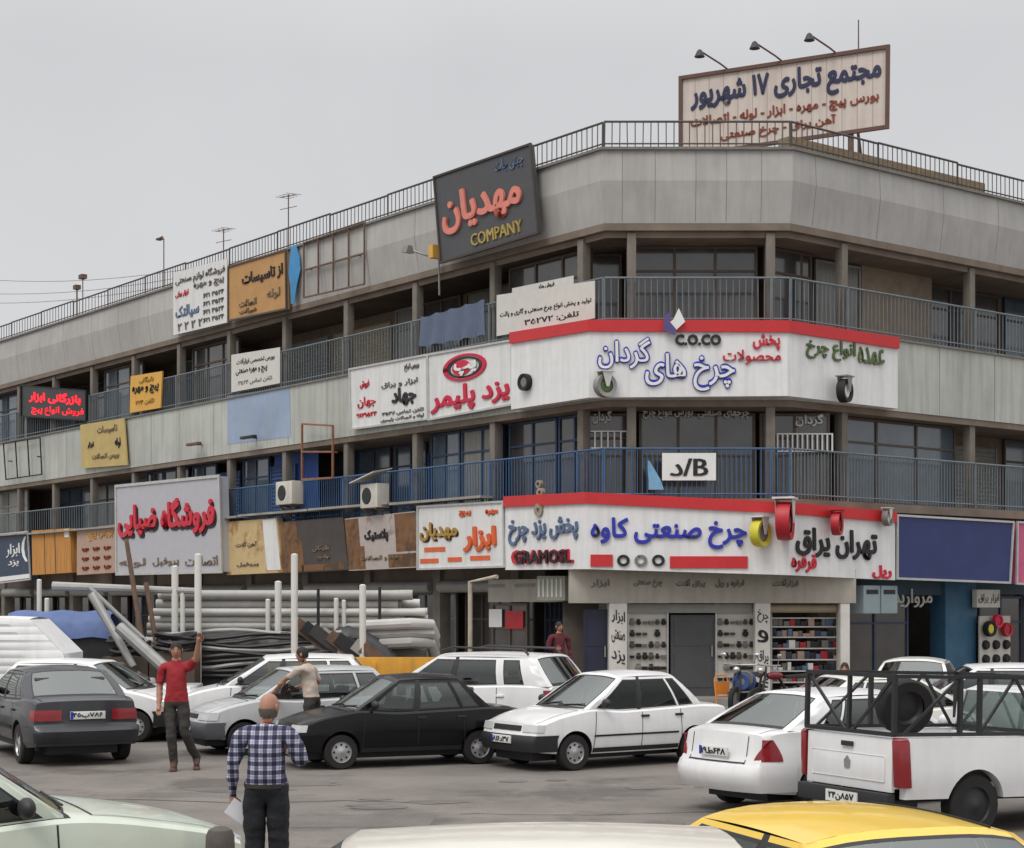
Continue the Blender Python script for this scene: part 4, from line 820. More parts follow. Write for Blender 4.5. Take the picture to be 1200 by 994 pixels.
tyre_m = mat('tyre_rubber', srgb(34, 33, 32), .85, var=.2); rim_m = mat('silver_hubcap', srgb(178, 178, 180), .35, metal=.5); lamp_c = mat('clear_headlamp', srgb(196, 198, 198), .15, spec=.8); lamp_r = mat('red_tail_lamp', srgb(134, 24, 32), .2, spec=.8); lamp_a = mat('amber_lamp', srgb(206, 120, 40), .25); plate_m = mat('number_plate_white', srgb(220, 220, 216), .5); gap_m = mat('panel_gap', srgb(30, 30, 32), .8)
chrome = mat('chrome', srgb(200, 200, 202), .15, metal=.9)
def sm_interp(pts, n=160, k=5):
    xs = np.array([p[0] for p in pts]); zs = np.array([p[1] for p in pts]); X = np.linspace(xs[0], xs[-1], n); Z = np.interp(X, xs, zs)
    pad = np.concatenate([[Z[0]] * k, Z, [Z[-1]] * k]); Zs = np.convolve(pad, np.ones(2 * k + 1) / (2 * k + 1), 'valid')
    return lambda x: float(np.interp(x, X, Zs))
def wheel_parts(parent, x, y, R, side, style=0, wd=.19):
    o_ = y; m = MB(); s_ = side
    m.lathe([(R * .6, -wd / 2), (R * .93, -wd / 2), (R, -wd * .36), (R, wd * .36), (R * .93, wd / 2), (R * .6, wd / 2)], 28); w_ = m.build('wheel', tyre_m, parent); w_.location = (x, y, R)
    m = MB(); f = wd / 2 * s_
    m.lathe([(R * .62, f * .98), (R * .58, f * .72), (R * .2, f * .82), (R * .14, f * .95), (.002, f * .97)], 28)
    if style != 2:
        for k in range(8 if style == 0 else 5):
            a = 2 * math.pi * k / (8 if style == 0 else 5); rr_ = R * .43; hw = R * (.07 if style == 0 else .13)
            m.lathe([(.001, f * .835), (hw, f * .835)], 8, 1, c=(rr_ * math.cos(a), 0, rr_ * math.sin(a)))
    m.build('rim', [rim_m if style != 2 else trim_m, gap_m], w_); return w_
def car(S, name, label, cat, loc, head, pm, bumper=None, group='cars parked along the street', wstyle=0, plate=None, tilt=0, detail=True, mirror=None, scale=1, glass=None, seats=True, moulding=False, sidestrip=None):
    L, W, H = S['L'], S['W'] / 2, S['H']; hl = L / 2; zt = sm_interp(S['top']); zb0 = S.get('zb', .24); glass = glass or GLASS
    root = thing(name, label, cat, Matrix.Translation(loc) @ Matrix.Rotation(math.radians(head), 4, 'Z') @ Matrix.Rotation(math.radians(tilt), 4, 'Y') @ Matrix.Scale(scale, 4), group)
    fz = [p[0] for p in S['front']]; fx = [p[1] for p in S['front']]; rz = [p[0] for p in S['rear']]; rx = [p[1] for p in S['rear']]
    XF = lambda z: hl + float(np.interp(z, fz, fx)); XR = lambda z: -hl - float(np.interp(z, rz, rx))
    wz, wv = zip(*S.get('sec', [(.2, .90), (.32, .97), (.55, 1.0), (.75, .985), (.95, .945)])); pe = S.get('pe', .10); pl = S.get('pl', .10)
    HW = lambda t, z: W * float(np.interp(z, wz, wv)) * (1 - pe * abs(2 * t - 1) ** 6)
    ZB = lambda t: zb0 + .07 * abs(2 * t - 1) ** 4
    def PX(t, z, y):
        a = XR(z); k = 2 * t - 1; return a + (XF(z) - a) * t - math.copysign(pl * (abs(y) / W) ** 2.5 * abs(k) ** 7, k)
    TS = sorted(set([0, .008, .02, .04, .07] + [i / 40 for i in range(4, 37)] + [.93, .96, .98, .992, 1])); FK = [0, .1, .22, .36, .5, .64, .78, .9, 1]; CS = [-1, -.96, -.85, -.6, -.3, 0, .3, .6, .85, .96, 1]
    crown = .022
    ztop = lambda t, c: zt(t * L - hl) + crown * (1 - c * c) - (.035 if abs(c) == 1 else (.008 if abs(c) > .9 else 0))
    mb = MB()
    for sg in (-1, 1):
        rows = []
        for t in TS:
            row = []
            for k in FK:
                zb = ZB(t); z = zb + (ztop(t, 1) - zb) * k; y = sg * HW(t, z); row.append((PX(t, z, y), y, z))
            rows.append(row)
        mb.grid(rows)
    rows = []
    for t in TS:
        row = []
        for c in CS: z = ztop(t, c); y = c * HW(t, ztop(t, 1)); row.append((PX(t, z, y), y, z))
        rows.append(row)
    mb.grid(rows)
    mb.grid([[(PX(t, ZB(t), c * HW(t, ZB(t))), c * HW(t, ZB(t)), ZB(t)) for c in CS] for t in TS])
    for t in (0, 1):
        mb.grid([[(lambda z, y: (PX(t, z, y), y, z))(ZB(t) + (ztop(t, c) - ZB(t)) * k, c * HW(t, ZB(t) + (ztop(t, 1) - ZB(t)) * k)) for c in CS] for k in FK])
    xwb, xrb, xrf, xrr = S['xwb'], S['xrb'], S['xrf'], S['xrr']
    lower = mb.build('body', pm, None, None, merge=.0008)
    R = S['R']; cut = MB()
    for xw in S['wheels']: cut.lathe([(.001, -W * 1.2), (R * 1.17, -W * 1.2), (R * 1.17, W * 1.2), (.001, W * 1.2)], 32, c=(xw, 0, R + .01))
    co = cut.build('cutter', pm, None, None, merge=.0005); md = lower.modifiers.new('b', 'BOOLEAN'); md.operation = 'DIFFERENCE'; md.object = co; md.solver = 'EXACT'
    bpy.context.view_layer.update(); me = bpy.data.meshes.new_from_object(lower.evaluated_get(bpy.context.evaluated_depsgraph_get()))
    B = MB(); k0 = len(B.v); B.v += [tuple(v.co) for v in me.vertices]
    for p in me.polygons:
        c = p.center; mi = 0
        for xw in S['wheels']:
            if (c.x - xw) ** 2 + (c.z - R - .01) ** 2 < (R * 1.165) ** 2 and abs(p.normal.y) < .5: mi = 1
        if xrb + .05 < c.x < xwb - .02 and p.normal.z > .8 and c.z > zt(c.x) - .06 and abs(c.y) < W * .9: mi = 2
        if p.normal.z < -.8: mi = 1
        B.f.append(tuple(p.vertices)); B.m.append(mi)
    for q_ in (lower, co): bpy.data.objects.remove(q_)
    if S.get('lid'):
        for y in (-.58, .58): B.grid([[(PX(0, z, y * W) - .004, y * W - .006, z), (PX(0, z, y * W) - .004, y * W + .006, z)] for z in np.linspace(S['rb'][1], zt(-hl + .02) - .02, 6)], 3)
        B.grid([[(PX(0, z, y) - .004, y, z) for y in np.linspace(-.58 * W, .58 * W, 9)] for z in (S['rb'][1] + .01, S['rb'][1] + .024)], 3)
    B.box(S['wheels'][1] - .6, S['wheels'][0] + .6, -W * .62, W * .62, R * .55, R * 1.6, 1)
    # greenhouse
    Hs = H - .075; wb = W * S.get('wb', .9); wr = W * S.get('wr', .73)
    GS = lambda xb, xt, q, sg: (xb + (xt - xb) * q, sg * (wb + (wr - wb) * q + .035 * math.sin(math.pi * q)), (zt(xb) - .015) * (1 - q) + Hs * q)
    rc = lambda c: .06 * (1 - abs(c) ** 3)
    wcur = S.get('wcur', .12)
    WS = lambda c, q: (xwb + (xrf - xwb) * q + (wcur * (1 - q) + .05 * q) * (1 - c * c) - 0, c * (wb + (wr - wb) * q + .035 * math.sin(math.pi * q) * abs(c)), (zt(xwb) - .015 + crown * (1 - c * c)) * (1 - q) + (Hs + rc(c)) * q)
    RS = lambda c, q: (xrb + (xrr - xrb) * q - (.08 * (1 - q) + .04 * q) * (1 - c * c), c * (wb + (wr - wb) * q + .035 * math.sin(math.pi * q) * abs(c)), (zt(xrb) - .015 + crown * (1 - c * c)) * (1 - q) + (Hs + rc(c)) * q)
    panes = []
    def patch(fn, u0, u1, v0, v1, nu=1, nv=4): return [[fn(u0 + (u1 - u0) * i / nu, v0 + (v1 - v0) * j / nv) for i in range(nu + 1)] for j in range(nv + 1)]
    GB, GTp = .05, .93; bd = .022
    for sg in (-1, 1):
        ln = S['lines']     # list of (xb, xt, glass?) for each cell start, last = end
        for (a, b) in zip(ln, ln[1:]):
            fn = lambda u, v: GS(a[0] + (b[0] - a[0]) * u, a[1] + (b[1] - a[1]) * u, v, sg)
            if not a[2]: B.grid(patch(fn, 0, 1, 0, 1, 2, 4), 0 if a[3:] != (1,) else 1)
            else:
                B.grid(patch(fn, 0, 1, 0, GB, 2, 1)); B.grid(patch(fn, 0, 1, GTp, 1, 2, 1))
                wu = bd / max(.2, abs(b[0] - a[0] + b[1] - a[1]) / 2)
                for u0, u1, v0, v1 in ((0, 1, GB, GB + .05), (0, 1, GTp - .05, GTp), (0, wu, GB + .05, GTp - .05), (1 - wu, 1, GB + .05, GTp - .05)): B.grid(patch(fn, u0, u1, v0, v1, 2, 2), 1)
                pm_ = MB(); pm_.grid(patch(fn, wu, 1 - wu, GB + .05, GTp - .05, 3, 6)); panes.append(('side_window', pm_))
    for fn, nm in ((WS, 'windshield'), (RS, 'rear_window')):
        ed = .9 if nm == 'windshield' else S.get('rearw', .84)
        for c0, c1, n_ in ((-1, -ed, 1), (ed, 1, 1)): B.grid(patch(fn, c0, c1, 0, 1, n_, 6))
        lo_, hi_ = (.03, .93) if nm == 'windshield' else S.get('rearq', (.06, .92))
        for v0, v1, mi in ((0, lo_, 1), (hi_, 1, 0), (lo_, lo_ + .035, 1), (hi_ - .035, hi_, 1)): B.grid(patch(fn, -ed, ed, v0, v1, 8, 2), mi)
        for c0, c1 in ((-ed, -ed + .025), (ed - .025, ed)): B.grid(patch(fn, c0, c1, lo_ + .035, hi_ - .035, 1, 4), 1)
        pm_ = MB(); pm_.grid(patch(fn, -ed + .025, ed - .025, lo_ + .035, hi_ - .035, 10, 6)); panes.append((nm, pm_))
    CC = [-1, -.97, -.9, -.75, -.5, -.25, 0, .25, .5, .75, .9, .97, 1]
    rows = []
    for i in range(13):
        s_ = i / 12; row = []
        for c in CC: a, b = RS(c, 1), WS(c, 1); row.append((a[0] + (b[0] - a[0]) * s_, a[1] + (b[1] - a[1]) * s_, a[2] + (b[2] - a[2]) * s_ + .03 * math.sin(math.pi * s_) * (1 - .5 * c * c)))
        rows.append(row)
    B.grid(rows)
    B.grid([[(x, y * .96, z - .035) for x, y, z in r_] for r_ in rows], 4)
    if moulding:
        for c in (.74,):
            pts = []
            for i in range(13):
                s_ = i / 12; a, b = RS(c, 1), WS(c, 1); pts.append((a[0] + (b[0] - a[0]) * s_, a[1] + (b[1] - a[1]) * s_, a[2] + (b[2] - a[2]) * s_ + .03 * math.sin(math.pi * s_) * .63 + .006))
            B.tube(pts, .007, 6, 3)
    # seams, handles, strips on the sides
    for xa, xb in ((xwb + S.get('cowl', .17), hl - .05), (-hl + .05, xrb - .12)):
        if xb - xa < .3: continue
        for c in (-.86, .86): B.grid([[((lambda t: (PX(t, ztop(t, c), c * HW(t, ztop(t, 1))), (c + dc) * HW(t, ztop(t, 1)), ztop(t, .88) + .0035))((x + hl) / L)) for dc in (-.007, .007)] for x in np.linspace(xa, xb, 14)], 3)
        xc = xa if xa > 0 else xb; B.grid([[((lambda t: (PX(t, ztop(t, c), 0) + dx, c * HW(t, ztop(t, 1)), ztop(t, c) + .0035))((xc + hl) / L)) for dx in (-.008, .008)] for c in np.linspace(-.86, .86, 11)], 3)
    tx = lambda x: (x + hl) / L
    def side(x, z, sg, off=.0): return (x, sg * (HW(tx(x), z) + off), z)
    for sg in (-1, 1):
        for x0, x1 in S['seams']:
            zz = np.linspace(zb0 + .06, zt(x1) - .04, 9); B.grid([[side(x0 + (x1 - x0) * i / 8 - .006, z, sg, .003), side(x0 + (x1 - x0) * i / 8 + .006, z, sg, .003)] for i, z in enumerate(zz)], 3)
        if sidestrip:
            z0, z1 = sidestrip; xa, xb = S['wheels'][1] + R * 1.25, S['wheels'][0] - R * 1.25
            B.grid([[side(xa + (xb - xa) * i / 14, z, sg, .008) for i in range(15)] for z in (z0, (z0 + z1) / 2, z1)], 3)
        B.grid([[side(S['wheels'][1] + R * 1.2 + (S['wheels'][0] - S['wheels'][1] - R * 2.4) * i / 14, z, sg, .006) for i in range(15)] for z in (zb0 + .02, zb0 + .09)], 1)
    B.build('body', [pm, trim_m, cab_m, gap_m, liner_m], root, None, smooth=32, merge=.0008)
    for nm, p_ in panes: p_.build(nm, glass if 'side' in nm else GLASS_WS, root)
    for xw in S['wheels']:
        for sg in (-1, 1): wheel_parts(root, xw, sg * (W * .97 - .095), R, sg, wstyle)
    def cap_patch(t, y0, y1, z0, z1, off, ny=8, nz=4):
        s_ = 1 if t else -1
        g_ = lambda o: [[(PX(t, z, y) + s_ * o, y, z) for y in np.linspace(y0, y1, ny + 1)] for z in np.linspace(z0, z1, nz + 1)]
        return g_(off)
    def slab(mb_, g_, back, m=0):
        mb_.grid(g_, m); h_ = [[(p[0] - back, p[1], p[2]) for p in r] for r in g_]; mb_.grid(h_, m)
        rim = g_[0] + [r[-1] for r in g_[1:]] + g_[-1][::-1][1:] + [r[0] for r in g_[::-1]][1:]
        rb = h_[0] + [r[-1] for r in h_[1:]] + h_[-1][::-1][1:] + [r[0] for r in h_[::-1]][1:]; mb_.grid([rim, rb], m)
    bm_ = bumper or pm
    def sidet(t, z, sg, off): y = HW(t, z); return (PX(t, z, y), sg * (y + off), z)
    for t, (z0, z1), nm, off in ((1, S['fb'], 'front_bumper', .035), (0, S['rb'], 'rear_bumper', .035)):
        mb = MB(); s_ = 1 if t else -1; yw = lambda z: HW(t, z) * .985
        rows = []
        for z in np.linspace(z0, z1, 5):
            o = off * (1 - ((z - (z0 + z1) / 2) / ((z1 - z0) / 2)) ** 4 * .6); row = []
            xe = S['wheels'][0] + R * 1.22 if t else S['wheels'][1] - R * 1.22
            te = tx(xe); tend = t; sidept = lambda k, sg: sidet(te + (tend - te) * k, z, sg, .012 + .01 * k)
            row += [sidept(k, -1) for k in (0, .3, .6, .8, .9, .96, 1)]
            row += [(PX(t, z, y) + s_ * o, y * 1.0, z) for y in np.linspace(-yw(z), yw(z), 13)]
            row += [sidept(k, 1) for k in (1, .96, .9, .8, .6, .3, 0)]; rows.append(row)
        mb.grid(rows); mb.build(nm, bm_, root, smooth=50)
        if bumper is not None and S.get('bstrip', True):
            pass
    for t, key, nm, mt in ((1, 'hl', 'headlight', lamp_c), (0, 'tl', 'tail_light', lamp_r)):
        y0, y1, z0, z1 = S[key]; wl = S['hw' if t else 'tw']; wdg = 0 if t else S.get('wedge', 0); s_ = 1 if t else -1
        for sg in (-1, 1):
            F_, K_ = [], []
            for z in np.linspace(z0, z1, 8):
                kz = (z - z0) / (z1 - z0); ya = (y0 + (y1 - y0) * kz ** 1.4 * wdg) * W; yb = HW(t, z) if wl else y1 * W; fr, bk = [], []
                for y in np.linspace(ya, yb, 9): x = PX(t, z, y); fr.append((x + s_ * .016, sg * y, z)); bk.append((x - s_ * .02, sg * y, z))
                if wl:
                    fr[-1] = (fr[-1][0], sg * (yb + .010), z); te = tx(s_ * (hl - wl)); te = te + (t - te) * kz ** 1.4 * wdg * .7
                    for k in range(1, 9):
                        q_ = t + (te - t) * (k / 8) ** 1.5; fr.append(sidet(q_, z, sg, .014)); bk.append(sidet(q_, z, sg, -.02))
                F_.append(fr); K_.append(bk)
            mb = MB(); mb.grid(F_); mb.grid(K_); edge = lambda G: G[0] + [r_[-1] for r_ in G[1:]] + G[-1][::-1][1:] + [r_[0] for r_ in G[::-1]][1:]
            mb.grid([edge(F_), edge(K_)]); mb.build(nm, mt, root, smooth=60)
    if S.get('gr'):
        y, z0, z1 = S['gr']; mb = MB(); slab(mb, cap_patch(1, -y * W, y * W, z0, z1, .010), .02); mb.build('grille', trim_m, root)
    pz = S.get('pz', (.42, .38))
    for t, z in ((1, pz[0]), (0, pz[1])):
        mb = MB(); g_ = cap_patch(t, -.26, .26, z, z + .115, .05); xm = max(p[0] for r in g_ for p in r) if t else min(p[0] for r in g_ for p in r); s_ = 1 if t else -1
        mb.box(min(xm, xm - s_ * .02), max(xm, xm - s_ * .02), -.26, .26, z, z + .115); o = mb.build('number_plate', plate_m, root, bevel=.004)
        if plate and ((t == 1) == plate[1]):
            Fp = Matrix(((0, 0, 0, xm), (-1 if not t else 1, 0, 0, 0), (0, 0, 1, 0), (0, 0, 0, 1))); V, F = text_geo(plate[0], .03); tm = MB(); sgn = 1 if t else -1
            tm.add([(xm + s_ * (.002 + .003 * d + .0006 * (i % 3)), (a - .5) * .44 * sgn, z + .018 + b * .08) for a, b, d, i in V], F); tm.build('lettering', dark_m, o)
            tm = MB(); tm.box(min(xm, xm + s_ * .003), max(xm, xm + s_ * .003), (-.258 if t else .215), (-.215 if t else .258), z + .004, z + .111); tm.build('blue_strip', blue_m, o)
    for sg in (-1, 1):
        for x in S['handles']:
            y = HW(tx(x), S.get('hz', .78)); mb = MB(); mb.box(x - .075, x + .075, min(sg * (y - .02), sg * (y + .028)), max(sg * (y - .02), sg * (y + .028)), S.get('hz', .78) - .018, S.get('hz', .78) + .018); mb.build('door_handle', S.get('hm') or trim_m, root, bevel=.008)
        x = xwb - .28; mb = MB(); y = wb; mb.ball((x, sg * (y + .13), zt(x) + .1), (.055, .095, .07), n=12, k=8); mb.box(x - .02, x + .02, min(sg * (y - .02), sg * (y + .1)), max(sg * (y - .02), sg * (y + .1)), zt(x) + .035, zt(x) + .075); mb.build('wing_mirror', mirror or trim_m, root)
    if seats:
        zc = zt(0)
        for x, ys in ((S.get('sx', .05), (-.36, .36)), (S.get('sx2', -.85), (-.42, .42))):
            for y in ys:
                mb = MB(); mb.hexa([(x - .16, y - .24, zc - .1), (x + .0, y - .24, zc - .1), (x, y + .24, zc - .1), (x - .16, y + .24, zc - .1)], [(x - .28, y - .2, zc + .18), (x - .16, y - .2, zc + .18), (x - .16, y + .2, zc + .18), (x - .28, y + .2, zc + .18)]); mb.box(x - .29, x - .19, y - .12, y + .12, zc + .2, zc + .36); mb.build('seat', seat_m, root, bevel=.03)
        mb = MB(); c = Vector((xwb - .65, .36, zc + .05)); mb.tube([c + Vector((-.08 * math.sin(a), .18 * math.cos(a), .16 * math.sin(a))) for a in [2 * math.pi * k / 20 for k in range(21)]], .014, 6); mb.build('steering_wheel', trim_m, root)
        mb = MB(); mb.box(xwb - .5, xwb - .12, -wb * .9, wb * .9, zc - .04, zc + .035); mb.build('dashboard', cab_m, root, bevel=.03)
    for k in range(2):
        mb = MB(); y = -.1 + .5 * k
        a, b = WS(-y / wb, .06), WS(-(y - .5) / wb, .14); mb.tube([Vector(a) + Vector((.012, 0, .012)), Vector(b) + Vector((.012, 0, .012))], .009, 5); mb.build('wiper', trim_m, root)
    return root, dict(HW=HW, PX=PX, zt=zt, WS=WS, RS=RS, GS=GS, side=side, W=W)
# ---- outline sheets of the kinds of car
def V(**k): return k
PRIDE = V(L=3.95, W=1.6, H=1.46, R=.275, top=[(-1.98, .86), (-1.9, .91), (-1.3, .935), (-1.0, .92), (.3, .88), (.92, .93), (1.5, .84), (1.86, .74), (1.98, .70)],
    front=[(.2, -.1), (.3, 0), (.5, .02), (.58, -.03), (.72, -.07)], rear=[(.2, -.08), (.3, 0), (.52, .02), (.6, -.02), (.95, -.07)],
    xwb=.95, xrb=-1.36, xrf=.18, xrr=-.85, wheels=(1.2, -1.15), lines=[(-1.36, -.85, 0), (-1.18, -.80, 1), (-.88, -.66, 0), (-.84, -.62, 1), (-.10, -.16, 0, 1), (-.03, -.10, 1), (.80, .12, 0), (.95, .18, 0)],
    seams=[(-.07, -.09), (.86, .80), (-.88, -.86)], handles=(-.02 - .12, -.92 + .12 - .02), hl=(.52, .93, .6, .71), tl=(.5, .96, .62, .78), hw=.12, tw=.14, gr=(.46, .61, .69), fb=(.3, .55), rb=(.32, .56), hz=.79)
P405 = V(L=4.42, W=1.7, H=1.43, R=.30, top=[(-2.21, .93), (-2.1, .99), (-1.5, 1.0), (-1.2, .95), (.3, .91), (.98, .96), (1.6, .87), (2.1, .76), (2.21, .73)],
    front=[(.2, -.1), (.3, 0), (.5, .03), (.58, -.02), (.76, -.07)], rear=[(.2, -.08), (.3, 0), (.54, .05), (.62, -.02), (.8, -.03), (1.0, -.06)],
    xwb=1.05, xrb=-1.52, xrf=.28, xrr=-.86, wheels=(1.36, -1.31), lines=[(-1.52, -.86, 0), (-1.28, -.80, 1), (-.92, -.66, 0), (-.88, -.62, 1), (-.10, -.14, 0, 1), (-.02, -.07, 1), (.90, .22, 0), (1.05, .28, 0)],
    seams=[(-.06, -.08), (.95, .88), (-.95, -.9)], handles=(-.2, -1.0), hl=(.5, .95, .6, .73), tl=(.44, .97, .68, .84), hw=.16, tw=.16, gr=(.42, .62, .72), fb=(.3, .56), rb=(.36, .58), hz=.8, pz=(.38, .70))
COROLLA = V(L=4.5, W=1.72, H=1.49, R=.31, top=[(-2.25, .98), (-2.1, 1.04), (-1.6, 1.06), (-1.2, 1.0), (.3, .95), (1.1, .99), (1.7, .88), (2.1, .76), (2.25, .68)],
    front=[(.2, -.12), (.32, 0), (.5, .03), (.7, -.06)], rear=[(.2, -.12), (.32, -.01), (.5, .05), (.62, .03), (.68, -.04), (1.05, -.10)], pe=.16, pl=.17,
    xwb=1.2, xrb=-1.72, xrf=.3, xrr=-.95, wr=.70, wheels=(1.35, -1.25), lines=[(-1.72, -.95, 0), (-1.22, -.80, 1), (-.92, -.62, 0), (-.88, -.58, 1), (-.10, -.14, 0, 1), (-.02, -.07, 1), (1.0, .22, 0), (1.2, .3, 0)],
    seams=[(-.06, -.08), (1.0, .95), (-1.0, -.95)], handles=(-.2, -1.02), hm=None, hl=(.5, .93, .62, .74), tl=(.71, .985, .68, .94), wedge=.75, hw=.2, tw=.32, gr=(.4, .56, .68), fb=(.28, .56), rb=(.3, .64), hz=.84, pz=(.38, .72), rearw=.86, lid=1)
HATCH = V(L=3.75, W=1.62, H=1.46, R=.28, top=[(-1.87, .9), (-1.8, .95), (-1.2, .95), (.2, .9), (.9, .94), (1.4, .85), (1.75, .75), (1.87, .70)],
    front=[(.2, -.1), (.3, 0), (.5, .03), (.58, -.02), (.72, -.07)], rear=[(.2, -.06), (.32, 0), (.54, .03), (.62, -.02), (.95, -.06)],
    xwb=.92, xrb=-1.72, xrf=.15, xrr=-1.3, wheels=(1.15, -1.2), lines=[(-1.72, -1.3, 0), (-1.55, -1.22, 1), (-1.0, -.9, 0), (-.95, -.85, 1), (-.08, -.14, 0, 1), (-.01, -.08, 1), (.78, .1, 0), (.92, .15, 0)],
    seams=[(-.05, -.07), (.84, .8), (-.95, -.9)], handles=(-.2, -1.0), hl=(.46, .94, .6, .73), tl=(.6, .97, .66, .86), hw=.2, tw=.1, gr=(.4, .62, .69), fb=(.28, .56), rb=(.3, .58), hz=.79)
SUV = V(L=4.3, W=1.82, H=1.66, R=.34, top=[(-2.15, 1.08), (-2.05, 1.12), (-1.2, 1.12), (.3, 1.06), (1.05, 1.12), (1.7, 1.06), (2.05, .96), (2.15, .88)], zb=.3,
    front=[(.25, -.1), (.4, 0), (.6, .03), (.9, -.05)], rear=[(.25, -.1), (.4, 0), (.6, .04), (.7, -.03), (1.1, -.06)], sec=[(.25, .92), (.4, .99), (.65, 1.0), (.9, .985), (1.15, .95)],
    xwb=1.1, xrb=-1.98, xrf=.3, xrr=-1.62, wr=.76, wheels=(1.36, -1.3), lines=[(-1.98, -1.62, 0), (-1.52, -1.36, 1), (-1.12, -1.05, 0), (-.98, -.9, 1), (-.12, -.16, 0, 1), (-.04, -.09, 1), (.92, .24, 0), (1.1, .3, 0)],
    seams=[(-.08, -.1), (.98, .92), (-1.02, -1.0)], handles=(-.22, -1.08), hm=white_m, hl=(.5, .94, .74, .92), tl=(.84, .98, .76, 1.04), hw=.2, tw=.16, gr=(.44, .76, .9), fb=(.38, .7), rb=(.4, .7), hz=.93, pz=(.5, .76))
OLD = V(L=4.3, W=1.62, H=1.42, R=.30, top=[(-2.15, .86), (-2.05, .92), (-1.3, .93), (-.9, .9), (.3, .9), (.95, .95), (1.3, .92), (1.9, .82), (2.08, .77), (2.15, .70)],
    front=[(.25, -.04), (.35, 0), (.6, .03), (.8, 0)], rear=[(.25, -.04), (.35, 0), (.6, .03), (.9, -.03)], pe=.06, pl=.06, sec=[(.2, .94), (.32, .98), (.55, 1.0), (.75, .99), (.95, .96)],
    xwb=.95, xrb=-1.2, xrf=.36, xrr=-.78, wr=.78, wheels=(1.28, -1.22), lines=[(-1.2, -.78, 0), (-1.05, -.72, 1), (-.86, -.62, 0), (-.83, -.59, 1), (-.14, -.14, 0), (-.10, -.10, 1), (.83, .30, 0), (.95, .36, 0)],
    seams=[(-.12, -.12), (.9, .88), (-.9, -.86)], handles=(-.24, -.98), hm=chrome, hl=(.55, .9, .58, .74), tl=(.6, .92, .58, .78), hw=0, tw=0, gr=(.5, .6, .72), fb=(.36, .5), rb=(.36, .5), hz=.8)
def gp(u, v): q = ground(u, v); return (q.x, q.y, 0)
# ------------------------------------------------------------------ the parked cars
def place(u, Y): return ((u - 600) / FOC * Y, Y, 0)
car(P405, 'parked_car', 'dark graphite saloon showing its rear beside the white ribbed van roof', 'car', place(62, 27.2), 118, P_GREY, None, plate=('۷۸۶ب۴۵', False), sidestrip=(.5, .56), scale=1.0, wstyle=1)
car(HATCH, 'parked_car', 'white hatchback half hidden behind the dark graphite saloon', 'car', place(112, 30.6), -12, P_WHITE, trim_m, scale=.97)
car(HATCH, 'parked_car', 'bright white hatchback behind the silvery car with the grey bumper', 'car', place(325, 31.2), 188, P_WHITE, None, mirror=trim_m, scale=1.02)
car(HATCH, 'parked_car', 'silvery white car with dark grey bumper and raised front nearest the red shirt', 'car', place(345, 28.2), 206, P_SILVER, bump_grey, scale=.94, plate=('۱۲ج۳۴۵', True))
car(PRIDE, 'parked_car', 'glossy black compact saloon standing side on in the middle of the row', 'car', place(466, 25.8), 203, P_BLACK, P_BLACK, scale=.92)
car(PRIDE, 'parked_car', 'white compact saloon with dark front bumper parked behind the black saloon', 'car', place(712, 25.8), 214, P_WHITE, trim_m, plate=('۳۷د۸۱۶', True), sidestrip=(.5, .53), mirror=trim_m, scale=.95, glass=GLASS_DARK)
rs, _ = car(SUV, 'parked_car', 'white high estate car with roof rails and round red tail light', 'car', place(552, 29.4), 152, P_WHITE, None, scale=.95, wstyle=1, glass=GLASS)
for sg in (-1, 1):
    m = MB(); y = sg * .62; m.tube([(-1.5, y, 1.64), (-1.4, y, 1.73), (0, y, 1.76), (.25, y, 1.7)], .022, 6); m.build('roof_rail', trim_m, rs)
car(COROLLA, 'parked_car', 'white saloon with rounded rear and red wedge tail lights in front of the pickup cage', 'car', (4.02, 20.75, 0), 35, P_WHITE, None, plate=('۶۴۸ط۱۹', False), scale=.93, wstyle=1, mirror=P_WHITE)
car(P405, 'parked_car', 'white saloon whose roof shows just behind the pickup cage', 'car', (5.6, 25.6, 0), 15, P_WHITE2, None, scale=.95)
car(HATCH, 'parked_car', 'white hatchback far behind the pickup cage near the teal shop', 'car', (8.0, 29.2, 0), 175, P_WHITE, None, scale=.95)
car(PRIDE, 'parked_car', 'white saloon with pale windscreen parked nearest the blue framed shop', 'car', (7.6, 32.2, 0), 250, P_WHITE2, None, scale=.95)
car(P405, 'taxi', 'bright yellow taxi roof with black roof mouldings in front of the pickup', 'taxi', (1.83, 8.45, 0), 290, P_YEL, trim_m, moulding=True, group='cars in the foreground', scale=.94)
car(HATCH, 'parked_car', 'creamy white car roof cut off by the lower picture edge beside the yellow taxi', 'car', (-.44, 7.0, 0), 184, P_CREAM, None, group='cars in the foreground', scale=1.0)
ro, _ = car(OLD, 'parked_car', 'pale green old saloon with its bonnet towards the plaid shirted man', 'car', (-4.2, 11.55, 0), 29, P_GREEN, chrome, group='cars in the foreground', scale=1.04, wstyle=2)
car(PRIDE, 'parked_car', 'pale cream car roof in the corner below the green saloon', 'car', (-3.4, 7.4, 0), 175, P_CREAM, None, group='cars in the foreground', scale=.97)
